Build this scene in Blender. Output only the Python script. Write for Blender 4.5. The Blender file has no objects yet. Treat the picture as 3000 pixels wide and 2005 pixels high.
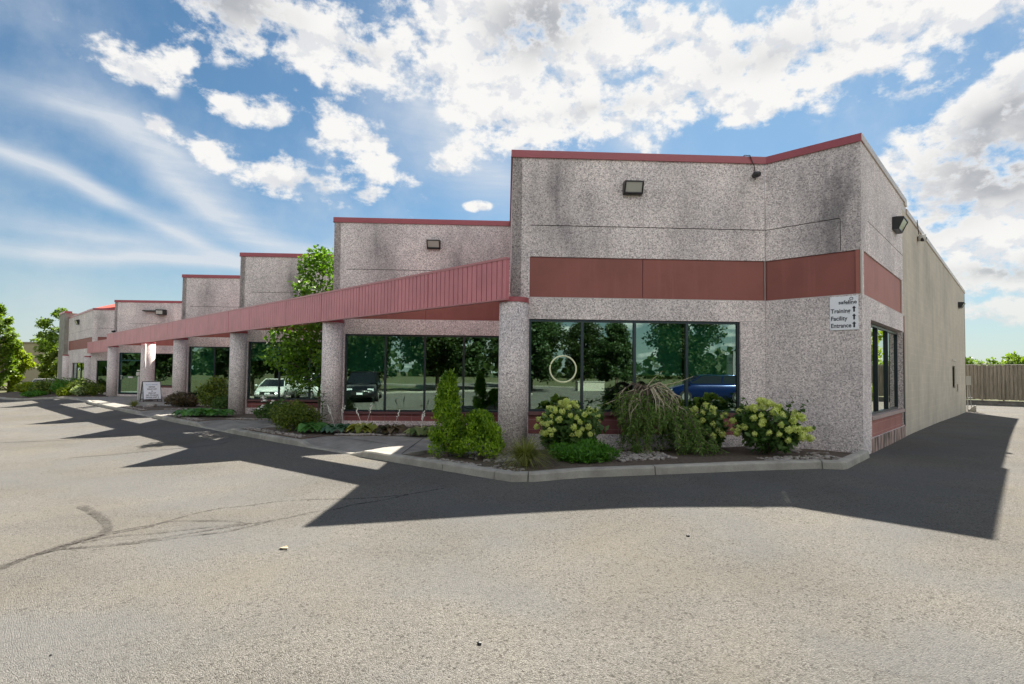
import bpy, math, random
import numpy as np
from mathutils import Vector, Matrix
R_ = math.radians
sc = bpy.context.scene
COL = sc.collection

# ------------------------------------------------------------------ camera
cam_d = bpy.data.cameras.new('camera'); cam = bpy.data.objects.new('camera', cam_d); COL.objects.link(cam)
cr = Vector((0.73744, 0.67533, 0.01057)).normalized(); cf = Vector((-0.67522, 0.73679, 0.03483)).normalized()
cu = cr.cross(cf).normalized()
cam.matrix_world = Matrix(((cr.x, cu.x, -cf.x, 2.286), (cr.y, cu.y, -cf.y, -11.835), (cr.z, cu.z, -cf.z, 1.5), (0, 0, 0, 1)))
cam_d.lens = 19.047; cam_d.sensor_width = 36; cam_d.shift_x = -0.01754; cam_d.shift_y = 0.01157
cam_d.clip_start = 0.1; cam_d.clip_end = 3000
sc.camera = cam
sc.view_settings.view_transform = 'Standard'; sc.view_settings.look = 'None'
sc.view_settings.exposure = 1.68; sc.view_settings.gamma = 1.0
sc.render.resolution_x = 1024; sc.render.resolution_y = 684
try:
    sc.cycles.max_bounces = 7; sc.cycles.transparent_max_bounces = 12; sc.cycles.glossy_bounces = 4
    sc.cycles.diffuse_bounces = 3; sc.cycles.caustics_reflective = False; sc.cycles.caustics_refractive = False
    sc.cycles.use_denoising = True
except Exception: pass

# ------------------------------------------------------------------ sun and sky
SUNV = Vector((-0.326, 0.824, 1.0)).normalized()          # towards the sun
sd = bpy.data.lights.new('sun', 'SUN'); so = bpy.data.objects.new('sun', sd); COL.objects.link(so)
sd.energy = 5.0; sd.angle = R_(0.53); sd.color = (1.0, 0.93, 0.82)
so.rotation_euler = SUNV.to_track_quat('Z', 'Y').to_euler(); so.location = (0, 0, 60)

W = bpy.data.worlds.new('World'); sc.world = W; W.use_nodes = True
nt = W.node_tree; nt.nodes.clear()
def N(tree, typ, **kw):
    n = tree.nodes.new(typ)
    for k, v in kw.items(): setattr(n, k, v)
    return n
def M(tree, op, a, b=None, c=None, clamp=False):
    n = tree.nodes.new('ShaderNodeMath'); n.operation = op; n.use_clamp = clamp
    for i, v in enumerate((a, b, c)):
        if v is None: continue
        if isinstance(v, (int, float)): n.inputs[i].default_value = v
        else: tree.links.new(v, n.inputs[i])
    return n.outputs[0]
def mixc(tree, fac, a, b, mode='MIX'):
    n = tree.nodes.new('ShaderNodeMix'); n.data_type = 'RGBA'; n.blend_type = mode
    for s, v in ((n.inputs[0], fac), (n.inputs[6], a), (n.inputs[7], b)):
        if isinstance(v, (int, float)): s.default_value = v
        elif isinstance(v, tuple): s.default_value = v if len(v) == 4 else (*v, 1)
        else: tree.links.new(v, s)
    return n.outputs[2]
def smooth(tree, v, a, b, lo=0.0, hi=1.0):
    n = tree.nodes.new('ShaderNodeMapRange'); n.interpolation_type = 'SMOOTHSTEP'
    tree.links.new(v, n.inputs[0]); n.inputs[1].default_value = a; n.inputs[2].default_value = b
    n.inputs[3].default_value = lo; n.inputs[4].default_value = hi
    return n.outputs[0]
def noise(tree, vec, scale, detail=4, rough=0.55, dist=0.0, dim='3D'):
    n = tree.nodes.new('ShaderNodeTexNoise'); n.noise_dimensions = dim
    if vec is not None: tree.links.new(vec, n.inputs['Vector'])
    n.inputs['Scale'].default_value = scale; n.inputs['Detail'].default_value = detail
    n.inputs['Roughness'].default_value = rough; n.inputs['Distortion'].default_value = dist
    return n.outputs[0]

tc = N(nt, 'ShaderNodeTexCoord')
sep = N(nt, 'ShaderNodeSeparateXYZ'); nt.links.new(tc.outputs['Generated'], sep.inputs[0])
X, Y, Z = sep.outputs
az = M(nt, 'ARCTAN2', X, Y); el = M(nt, 'ARCSINE', Z)
comb = N(nt, 'ShaderNodeCombineXYZ'); nt.links.new(az, comb.inputs[0]); nt.links.new(el, comb.inputs[1])
AE = comb.outputs[0]
# the cloud deck as seen from below: direction over height
zz = M(nt, 'MAXIMUM', M(nt, 'ADD', Z, 0.10), 0.03)
cp = N(nt, 'ShaderNodeCombineXYZ')
nt.links.new(M(nt, 'DIVIDE', X, zz), cp.inputs[0]); nt.links.new(M(nt, 'DIVIDE', Y, zz), cp.inputs[1])
P2 = cp.outputs[0]
def blob(c, warp, k_=1.0):
    m = N(nt, 'ShaderNodeMapping', vector_type='TEXTURE')
    nt.links.new(warp, m.inputs[0])
    m.inputs['Location'].default_value = (c[0], c[1], 0); m.inputs['Rotation'].default_value = (0, 0, c[4])
    m.inputs['Scale'].default_value = (c[2] * 1.82, c[3] * 1.85, 1)
    g = N(nt, 'ShaderNodeTexGradient', gradient_type='QUADRATIC_SPHERE'); nt.links.new(m.outputs[0], g.inputs[0])
    return M(nt, 'MULTIPLY', g.outputs[1], c[5] * 1.6 * k_)
CU = [(-1.225, 0.54, 0.115, 0.062, -0.069, 1.1), (-1.127, 0.499, 0.103, 0.039, -0.053, 0.9), (-1.0, 0.509, 0.104, 0.036, 0.114, 0.9), (-0.891, 0.571, 0.133, 0.056, 0.067, 0.95), (-0.844, 0.467, 0.06, 0.039, 0.046, 0.9), (-1.05, 0.38, 0.107, 0.044, -0.668, 0.95), (-1.16, 0.315, 0.101, 0.028, -0.11, 1.0), (-1.284, 0.334, 0.03, 0.02, 0.194, 1.0), (-1.265, 0.405, 0.035, 0.022, -0.5, .85), (-1.20, 0.40, 0.03, 0.022, 0.193, 0.9), (-1.404, 0.435, 0.06, 0.024, -0.461, 1.1), (-1.352, 0.347, 0.026, 0.014, -0.262, 1.0), (-0.718, 0.573, 0.167, 0.08, -0.015, 1.2), (-0.742, 0.47, 0.115, 0.057, 0.002, 0.9), (-0.602, 0.451, 0.161, 0.042, 0.061, 1.0), (-0.491, 0.547, 0.12, 0.051, -0.113, 0.85), (-0.364, 0.478, 0.137, 0.055, 0.07, 1.15), (-0.199, 0.5, 0.147, 0.067, -0.008, 1.2), (-0.069, 0.485, 0.07, 0.024, -0.141, 0.8), (-0.375, 0.441, 0.067, 0.025, -0.142, 0.9), (0.003, 0.334, 0.118, 0.091, 0.678, 1.35), (-0.048, 0.303, 0.092, 0.08, 0.316, 1.1), (-0.016, 0.237, 0.071, 0.04, -0.189, 1.0), (-0.113, 0.273, 0.058, 0.033, -0.863, 0.8), (-0.054, 0.158, 0.064, 0.022, -0.116, 0.9), (-0.008, 0.097, 0.069, 0.019, -0.074, 0.5), (-0.527, 0.389, 0.017, 0.023, 0.597, 0.5), (-1.037, 0.297, 0.024, 0.012, -0.075, 1.0), (-0.842, 0.298, 0.02, 0.01, -0.29, 0.9), (-.03, .20, .10, .022, -.1, 1.0), (-.01, .14, .11, .028, 0, 1.0), (-.04, .085, .12, .014, 0, .8), (-.90, .37, .05, .03, .3, .6), (-.80, .40, .07, .03, .1, .7), (-1.33, .45, .03, .03, .6, .5), (-.09, .24, .05, .03, -.5, .8)]
CI = [(-1.474, 0.267, 0.15, 0.014, -0.261, 0.9), (-1.324, 0.205, 0.149, 0.013, -0.478, 0.7), (-1.289, 0.256, 0.121, 0.021, -0.685, 0.6), (-1.44, 0.352, 0.124, 0.027, -0.097, 0.55), (-1.337, 0.332, 0.111, 0.023, -0.386, 0.5), (-1.353, 0.165, 0.316, 0.013, 0.014, 1.0), (-1.415, 0.191, 0.202, 0.019, -0.062, 0.5), (-1.241, 0.243, 0.127, 0.033, -0.549, 0.5), (-0.906, 0.41, 0.139, 0.061, -0.955, 0.5), (-0.558, 0.401, 0.065, 0.055, 0.969, 0.5), (-0.811, 0.348, 0.125, 0.052, -0.291, 0.6), (-1.136, 0.2, 0.165, 0.017, -0.023, 0.6), (-0.115, 0.104, 0.16, 0.015, -0.065, 0.5)]
def warped(scale, amt):
    n = N(nt, 'ShaderNodeTexNoise'); nt.links.new(AE, n.inputs['Vector']); n.inputs['Scale'].default_value = scale; n.inputs['Detail'].default_value = 2
    s = N(nt, 'ShaderNodeVectorMath', operation='SUBTRACT'); nt.links.new(n.outputs['Color'], s.inputs[0]); s.inputs[1].default_value = (.5, .5, .5)
    k = N(nt, 'ShaderNodeVectorMath', operation='SCALE'); nt.links.new(s.outputs[0], k.inputs[0]); k.inputs['Scale'].default_value = amt
    a = N(nt, 'ShaderNodeVectorMath', operation='ADD'); nt.links.new(AE, a.inputs[0]); nt.links.new(k.outputs[0], a.inputs[1])
    return a.outputs[0]
wv = warped(11.0, 0.055)
cov = None
for c in CU:
    b = blob(c, wv); cov = b if cov is None else M(nt, 'ADD', cov, b)
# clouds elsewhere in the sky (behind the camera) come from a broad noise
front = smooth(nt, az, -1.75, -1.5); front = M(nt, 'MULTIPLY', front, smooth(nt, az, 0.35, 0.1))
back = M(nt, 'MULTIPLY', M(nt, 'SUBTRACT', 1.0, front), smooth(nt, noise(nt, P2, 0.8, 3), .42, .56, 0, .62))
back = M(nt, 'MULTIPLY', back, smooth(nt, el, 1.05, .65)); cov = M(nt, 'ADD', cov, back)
cov = M(nt, 'MINIMUM', cov, 0.86)
mpc = N(nt, 'ShaderNodeMapping'); nt.links.new(AE, mpc.inputs[0]); mpc.inputs['Scale'].default_value = (1.0, 1.45, 1)
CE = mpc.outputs[0]
n1 = noise(nt, CE, 13.0, 12, 0.60, 0.1)
n2 = noise(nt, CE, 38.0, 8, 0.62, 0.0)
n3 = noise(nt, CE, 5.0, 2, 0.5)
det = M(nt, 'ADD', M(nt, 'MULTIPLY', M(nt, 'SUBTRACT', n1, .5), 3.0), M(nt, 'MULTIPLY', M(nt, 'SUBTRACT', n2, .5), 1.3))
det = M(nt, 'ADD', det, M(nt, 'MULTIPLY', M(nt, 'SUBTRACT', n3, .5), 1.2))
den = M(nt, 'ADD', cov, det)
alpha = M(nt, 'MULTIPLY', smooth(nt, den, 0.15, 0.80), smooth(nt, cov, .03, .22))
# light comes from above right of the frame: a second sample towards the sun gives the shading
sh = N(nt, 'ShaderNodeVectorMath', operation='ADD'); nt.links.new(CE, sh.inputs[0]); sh.inputs[1].default_value = (.012, .028, 0)
n1s = noise(nt, sh.outputs[0], 13.0, 7, 0.60, 0.1)
slope = M(nt, 'SUBTRACT', n1s, n1)
shade = smooth(nt, slope, -.01, .09)
gb = None
for c in [(-1.27, .545, .10, .045, -.1, 1.0), (-.735, .585, .10, .05, .1, .95), (-.02, .285, .10, .055, .25, 1.2), (-.02, .35, .07, .035, .3, .6), (-.33, .50, .10, .03, 0, .3), (-.03, .15, .07, .014, 0, .8), (-1.13, .305, .06, .010, -.1, .35), (-.62, .455, .12, .014, .05, .3), (-1.05, .52, .06, .015, 0, .3)]:
    b = blob(c, wv); gb = b if gb is None else M(nt, 'ADD', gb, b)
gray = M(nt, 'MULTIPLY', M(nt, 'MINIMUM', gb, 1.0), smooth(nt, noise(nt, CE, 9.0, 6, .55), .25, .6, .45, 1.0))
gray = M(nt, 'MULTIPLY', gray, smooth(nt, den, .45, .95))
thin = smooth(nt, den, .95, .35)
ccol = mixc(nt, M(nt, 'MULTIPLY', shade, .50), (1.0, .99, .97), (.66, .70, .77))
ccol = mixc(nt, M(nt, 'MULTIPLY', gray, .9), ccol, (.44, .46, .50))
wv2 = warped(3.0, 0.06)
ci = None
for c in CI:
    b = blob(c, wv2, .72); ci = b if ci is None else M(nt, 'ADD', ci, b)
mp = N(nt, 'ShaderNodeMapping'); nt.links.new(AE, mp.inputs[0]); mp.inputs['Rotation'].default_value = (0, 0, R_(24)); mp.inputs['Scale'].default_value = (5, 45, 1)
streak = noise(nt, mp.outputs[0], 1.0, 6, .6, .4)
ci = M(nt, 'MULTIPLY', ci, smooth(nt, streak, .2, .8, .6, 1.15))
veil = M(nt, 'MULTIPLY', smooth(nt, noise(nt, AE, 3.2, 7, .6), .40, .8), .55)
ci = M(nt, 'MINIMUM', M(nt, 'ADD', ci, veil), .9)
sky = N(nt, 'ShaderNodeTexSky', sky_type='NISHITA'); sky.sun_disc = False
sky.sun_elevation = R_(48.4); sky.sun_rotation = math.atan2(SUNV.x, SUNV.y)
sky.altitude = 200; sky.air_density = 1.0; sky.dust_density = 0.6; sky.ozone_density = 2.5
skyb = mixc(nt, 1.0, sky.outputs[0], (0.0225, 0.0305, 0.0320), 'MULTIPLY')   # Background strength of the clear sky
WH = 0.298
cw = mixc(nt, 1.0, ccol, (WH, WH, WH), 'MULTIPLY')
# cumulus opposite the sun, out of view, is brightened to fill the shaded facade
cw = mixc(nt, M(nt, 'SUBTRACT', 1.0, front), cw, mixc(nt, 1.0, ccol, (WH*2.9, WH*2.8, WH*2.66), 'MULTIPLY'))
s1 = mixc(nt, ci, skyb, (0.222, 0.238, 0.258))
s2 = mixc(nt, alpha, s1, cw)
haze = smooth(nt, el, 0.22, 0.0)
s3 = mixc(nt, M(nt, 'MULTIPLY', haze, .7), s2, (0.215, 0.233, 0.225))
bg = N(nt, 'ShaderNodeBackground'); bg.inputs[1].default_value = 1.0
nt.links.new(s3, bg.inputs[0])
out = N(nt, 'ShaderNodeOutputWorld'); nt.links.new(bg.outputs[0], out.inputs[0])

# ------------------------------------------------------------------ helpers
rng = random.Random(7); nr = np.random.default_rng(7)
class MB:
    def __init__(s): s.v = []; s.f = []
    def quad(s, a, b, c, d): i = len(s.v); s.v += [tuple(a), tuple(b), tuple(c), tuple(d)]; s.f.append((i, i+1, i+2, i+3))
    def poly(s, pts): i = len(s.v); s.v += [tuple(p) for p in pts]; s.f.append(tuple(range(i, i+len(pts))))
    def obox(s, o, ax, ay, az_):
        o, ax, ay, az_ = map(Vector, (o, ax, ay, az_))
        i = len(s.v)
        for k in range(8):
            p = o.copy()
            if k & 1: p += ax
            if k & 2: p += ay
            if k & 4: p += az_
            s.v.append(tuple(p))
        fl = [(0, 2, 3, 1), (4, 5, 7, 6), (0, 1, 5, 4), (2, 6, 7, 3), (0, 4, 6, 2), (1, 3, 7, 5)]
        if ax.cross(ay).dot(az_) < 0: fl = [tuple(reversed(q)) for q in fl]
        s.f += [tuple(i+j for j in q) for q in fl]
    def box(s, x0, x1, y0, y1, z0, z1): s.obox((x0, y0, z0), (x1-x0, 0, 0), (0, y1-y0, 0), (0, 0, z1-z0))
    def prism(s, poly, z0, z1):
        n = len(poly); i = len(s.v)
        s.v += [(p[0], p[1], z0) for p in poly] + [(p[0], p[1], z1) for p in poly]
        s.f.append(tuple(i+k for k in reversed(range(n)))); s.f.append(tuple(i+n+k for k in range(n)))
        for k in range(n): j = (k+1) % n; s.f.append((i+k, i+j, i+n+j, i+n+k))
    def tube(s, pts, rad, n=6, cap=True):
        pts = [Vector(p) for p in pts]; i0 = len(s.v)
        if isinstance(rad, (int, float)): rad = [rad]*len(pts)
        ref = Vector((0, 0, 1))
        for k, p in enumerate(pts):
            t = (pts[min(k+1, len(pts)-1)] - pts[max(k-1, 0)]).normalized()
            if abs(t.dot(ref)) > .95: a = t.cross(Vector((1, 0, 0))).normalized()
            else: a = t.cross(ref).normalized()
            b = t.cross(a)
            for j in range(n):
                w = 2*math.pi*j/n
                s.v.append(tuple(p + a*math.cos(w)*rad[k] + b*math.sin(w)*rad[k]))
        for k in range(len(pts)-1):
            for j in range(n):
                j2 = (j+1) % n; a = i0+k*n
                s.f.append((a+j, a+j2, a+n+j2, a+n+j))
        if cap:
            s.f.append(tuple(i0+j for j in reversed(range(n)))); s.f.append(tuple(i0+(len(pts)-1)*n+j for j in range(n)))
    def lathe(s, c, prof, n=24):
        i0 = len(s.v)
        for r, z in prof:
            for j in range(n): w = 2*math.pi*j/n; s.v.append((c[0]+r*math.cos(w), c[1]+r*math.sin(w), c[2]+z))
        for k in range(len(prof)-1):
            for j in range(n): j2 = (j+1) % n; a = i0+k*n; s.f.append((a+j, a+j2, a+n+j2, a+n+j))
        s.f.append(tuple(i0+j for j in reversed(range(n)))); s.f.append(tuple(i0+(len(prof)-1)*n+j for j in range(n)))
    def ico(s, c, r, sc3=(1, 1, 1), jit=0.0, rg=rng, rot=0.0):
        t = (1+5**.5)/2; V = [(-1, t, 0), (1, t, 0), (-1, -t, 0), (1, -t, 0), (0, -1, t), (0, 1, t), (0, -1, -t), (0, 1, -t), (t, 0, -1), (t, 0, 1), (-t, 0, -1), (-t, 0, 1)]
        Fc = [(0, 11, 5), (0, 5, 1), (0, 1, 7), (0, 7, 10), (0, 10, 11), (1, 5, 9), (5, 11, 4), (11, 10, 2), (10, 7, 6), (7, 1, 8), (3, 9, 4), (3, 4, 2), (3, 2, 6), (3, 6, 8), (3, 8, 9), (4, 9, 5), (2, 4, 11), (6, 2, 10), (8, 6, 7), (9, 8, 1)]
        i = len(s.v); l = (1+t*t)**.5; ca, sa = math.cos(rot), math.sin(rot)
        for v in V:
            k = r/l*(1+rg.uniform(-jit, jit)); x, y, z = v[0]*k*sc3[0], v[1]*k*sc3[1], v[2]*k*sc3[2]
            s.v.append((c[0]+x*ca-y*sa, c[1]+x*sa+y*ca, c[2]+z))
        s.f += [(i+a, i+b, i+c_) for a, b, c_ in Fc]
    def build(s, name, mat, parent=None, smooth=False, bevel=0.0, sub=0):
        me = bpy.data.meshes.new(name); me.from_pydata(s.v, [], s.f); me.update()
        return link(name, me, mat, parent, smooth, bevel, sub)
def link(name, me, mat, parent=None, smooth=False, bevel=0.0, sub=0):
    if mat is not None and len(me.materials) == 0: me.materials.append(mat)
    o = bpy.data.objects.new(name, me); COL.objects.link(o)
    if parent is not None: o.parent = parent
    if smooth:
        me.polygons.foreach_set('use_smooth', [True]*len(me.polygons))
    if bevel: m = o.modifiers.new('bevel', 'BEVEL'); m.width = bevel; m.segments = 2; m.limit_method = 'ANGLE'
    if sub: m = o.modifiers.new('sub', 'SUBSURF'); m.levels = sub; m.render_levels = sub
    return o
def tag(o, label=None, cat=None, group=None, kind=None):
    if label: o['label'] = label
    if cat: o['category'] = cat
    if group: o['group'] = group
    if kind: o['kind'] = kind
    return o
def empty(name, loc=(0, 0, 0), rz=0):
    o = bpy.data.objects.new(name, None); COL.objects.link(o); o.location = loc; o.rotation_euler = (0, 0, rz); o.empty_display_size = .2
    return o
def copy_tree(o, parent=None):
    c = o.copy(); COL.objects.link(c)
    if parent is not None: c.parent = parent
    for ch in list(o.children): copy_tree(ch, c)
    return c

# terrain: height of the paved lot
GX = [-400, -60, -44, -26, -18.6, -11, -3.5, -1, 30]; GB = [-.62, -.58, -.52, -.42, -.36, -.26, -.10, -.02, 0]; GF = [-1.0, -.95, -.85, -.69, -.57, -.47, -.2, -.06, -.03]
def zroad(x, y):
    b = np.interp(x, GX, GB); f = np.interp(x, GX, GF); t = np.clip((-5.5-y)/3.8, 0, 1); t = t*t*(3-2*t)
    return b+(f-b)*t+np.interp(y, [2, 6, 12, 18, 24, 60], [0, 0, -.06, -.17, -.25, -.3])*(np.asarray(x) > -3)
ZR = lambda x, y: float(zroad(x, y))

# ------------------------------------------------------------------ materials
MATS = {}
def mat(name, col=(.5, .5, .5), rough=.7, metal=0.0, spec=.5, fn=None, emis=None):
    if name in MATS: return MATS[name]
    m = bpy.data.materials.new(name); m.use_nodes = True; t = m.node_tree
    p = t.nodes['Principled BSDF']
    p.inputs['Base Color'].default_value = (*col, 1); p.inputs['Roughness'].default_value = rough
    p.inputs['Metallic'].default_value = metal; p.inputs['Specular IOR Level'].default_value = spec
    if fn: fn(t, p)
    MATS[name] = m; return m
def objco(t): return N(t, 'ShaderNodeTexCoord').outputs['Object']
def scaled(t, v, s, rot=(0, 0, 0), loc=(0, 0, 0)):
    m = N(t, 'ShaderNodeMapping'); t.links.new(v, m.inputs[0]); m.inputs['Scale'].default_value = s; m.inputs['Rotation'].default_value = rot; m.inputs['Location'].default_value = loc
    return m.outputs[0]
def bump(t, p, h, strength=.3, dist=.01):
    b = N(t, 'ShaderNodeBump'); b.inputs['Strength'].default_value = strength; b.inputs['Distance'].default_value = dist
    t.links.new(h, b.inputs['Height']); t.links.new(b.outputs[0], p.inputs['Normal'])
def ramp(t, v, stops):
    r = N(t, 'ShaderNodeValToRGB'); t.links.new(v, r.inputs[0]); e = r.color_ramp.elements
    while len(e) < len(stops): e.new(.5)
    for q, (pos, c) in zip(e, stops): q.position = pos; q.color = (*c, 1)
    return r.outputs[0]
# weather streaks: (x, y, z, half width, half height, strength) where run-off has darkened the wall
STAINS = [(-4.95, -3.2, 5.2, .55, 1.1, .9), (-4.5, -2.7, 4.2, .4, .9, .5), (-3.1, -1.35, 5.0, .35, 1.2, .55), (-2.15, -.4, 4.9, .25, 1.3, .5), (-.45, 0, 5.2, .45, 1.2, 1.0), (-.5, 0, 4.1, .5, 1.0, .7), (-1.15, 0, 5.3, .25, .9, .35),
          (-12.25, -2.9, 5.3, .45, 1.3, .75), (-12.0, -2.6, 4.2, .35, 1.1, .5), (-10.5, -1.2, 5.0, .45, 1.4, .8), (-9.9, -.6, 4.6, .3, 1.2, .4), (-19.4, -2.4, 5.1, .55, 1.5, .75), (-19.2, -2.3, 4.2, .4, 1.0, .5), (-27.5, -3.0, 5.0, .35, 1.5, .8),
          (-41.3, -1.6, 4.4, .55, 1.1, .9), (-42.2, -2.5, 5.2, .5, 1.0, .4), (-50.6, -3.4, 5.3, .4, 1.2, .7), (0, 1.6, 5.2, .6, 1.2, .35), (0, 3.0, 3.9, .5, 1.5, .3), (0, 9.5, 4.9, 1.2, 2.2, .45), (0, 14.5, 4.9, 1.2, 2.0, .35), (0, 7.0, 5.0, .5, 1.2, .35), (-41.0, -1.2, 2.85, .5, .5, .6)]
def stain_mask(t, co):
    tot = None
    nz = N(t, 'ShaderNodeTexNoise'); t.links.new(scaled(t, co, (3, 3, .9)), nz.inputs['Vector']); nz.inputs['Scale'].default_value = 1; nz.inputs['Detail'].default_value = 6; nz.inputs['Roughness'].default_value = .65
    for s in STAINS:
        m = N(t, 'ShaderNodeMapping', vector_type='TEXTURE'); t.links.new(co, m.inputs[0])
        m.inputs['Location'].default_value = s[:3]; m.inputs['Scale'].default_value = (s[3]*1.7, s[3]*1.7, s[4]*1.5)
        g = N(t, 'ShaderNodeTexGradient', gradient_type='SPHERICAL'); t.links.new(m.outputs[0], g.inputs[0])
        v = M(t, 'MULTIPLY', g.outputs[1], s[5]); tot = v if tot is None else M(t, 'ADD', tot, v)
    k = smooth(t, nz.outputs[0], .28, .72, .35, 1.25)
    return M(t, 'MULTIPLY', M(t, 'MINIMUM', tot, 1.0), k, clamp=True)
def f_aggregate(t, p):
    co = objco(t)
    v = N(t, 'ShaderNodeTexVoronoi'); t.links.new(co, v.inputs['Vector']); v.inputs['Scale'].default_value = 50
    sp = N(t, 'ShaderNodeSeparateColor'); t.links.new(v.outputs['Color'], sp.inputs[0])
    peb = ramp(t, sp.outputs[0], [(0, (.27, .24, .24)), (.2, (.50, .455, .445)), (.5, (.70, .635, .62)), (.78, (.84, .775, .755)), (1, (.97, .92, .89))])
    edge = smooth(t, v.outputs['Distance'], .25, .75)
    c = mixc(t, M(t, 'MULTIPLY', edge, .3), peb, (.42, .38, .37))
    big = noise(t, co, .9, 5, .6)
    c = mixc(t, 1.0, c, ramp(t, big, [(.3, (.84, .83, .84)), (.7, (1.16, 1.13, 1.11))]), 'MULTIPLY')
    st = noise(t, scaled(t, co, (4, 4, .35)), 1, 5, .6)
    c = mixc(t, M(t, 'MULTIPLY', smooth(t, st, .5, .78), .22), c, (.22, .195, .20))
    c = mixc(t, M(t, 'MULTIPLY', stain_mask(t, co), .75), c, (.12, .11, .118))
    t.links.new(c, p.inputs['Base Color'])
    bump(t, p, M(t, 'SUBTRACT', 1.0, v.outputs['Distance']), .5, .006)
def f_smoothpanel(col, dirt=.3):
    def f(t, p):
        co = objco(t); a = noise(t, scaled(t, co, (1.2, 1.2, 1.2)), 1, 6, .6); b = noise(t, scaled(t, co, (6, 6, .5)), 1, 5, .6)
        c = mixc(t, M(t, 'MULTIPLY', smooth(t, a, .35, .7), dirt), (*col, 1), tuple(x*.55 for x in col))
        c = mixc(t, M(t, 'MULTIPLY', smooth(t, b, .5, .75), dirt*.8), c, tuple(x*1.35+.02 for x in col))
        t.links.new(c, p.inputs['Base Color']); bump(t, p, noise(t, co, 90, 3), .08, .004)
    return f
def f_block(col, joint, dirs='xy', stain=True, bw=.4, bh=.2, jf=.8):
    def f(t, p):
        co = objco(t); s = N(t, 'ShaderNodeSeparateXYZ'); t.links.new(co, s.inputs[0])
        # distance run along the wall in plan
        if dirs == 'd': run = M(t, 'MULTIPLY', M(t, 'ADD', s.outputs[0], s.outputs[1]), .7071)
        else: run = M(t, 'ADD', s.outputs[0], s.outputs[1])
        cb = N(t, 'ShaderNodeCombineXYZ'); t.links.new(run, cb.inputs[0]); t.links.new(M(t, 'ADD', s.outputs[2], 10.07), cb.inputs[1])
        b = N(t, 'ShaderNodeTexBrick'); t.links.new(cb.outputs[0], b.inputs['Vector'])
        b.inputs['Scale'].default_value = 1; b.inputs['Brick Width'].default_value = bw; b.inputs['Row Height'].default_value = bh; b.inputs['Mortar Size'].default_value = .006; b.inputs['Mortar Smooth'].default_value = .3
        b.offset = 0.0 if dirs == 'd' else .5
        b.inputs['Color1'].default_value = (*col, 1); b.inputs['Color2'].default_value = (*[x*.93 for x in col], 1); b.inputs['Mortar'].default_value = (*joint, 1)
        c = mixc(t, jf, (*col, 1), b.outputs[0])
        a = noise(t, co, .8, 7, .65)
        c = mixc(t, 1.0, c, ramp(t, a, [(.3, (.80, .80, .80)), (.7, (1.1, 1.1, 1.1))]), 'MULTIPLY')
        st = noise(t, scaled(t, co, (2.2, 2.2, .25)), 1, 6, .6)
        c = mixc(t, M(t, 'MULTIPLY', smooth(t, st, .50, .75), .45), c, tuple(x*.5 for x in col))
        if stain:
            c = mixc(t, M(t, 'MULTIPLY', stain_mask(t, co), .6), c, (.12, .11, .10))
            sp = noise(t, scaled(t, co, (9, 9, 2.5)), 1, 3, .5)
            c = mixc(t, M(t, 'MULTIPLY', smooth(t, sp, .70, .74), .5), c, (.10, .09, .08))
        t.links.new(c, p.inputs['Base Color'])
        h = M(t, 'ADD', M(t, 'MULTIPLY', b.outputs['Fac'], -1.0), M(t, 'MULTIPLY', noise(t, co, 60, 4), .35))
        bump(t, p, h, .35, .006)
    return f
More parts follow.
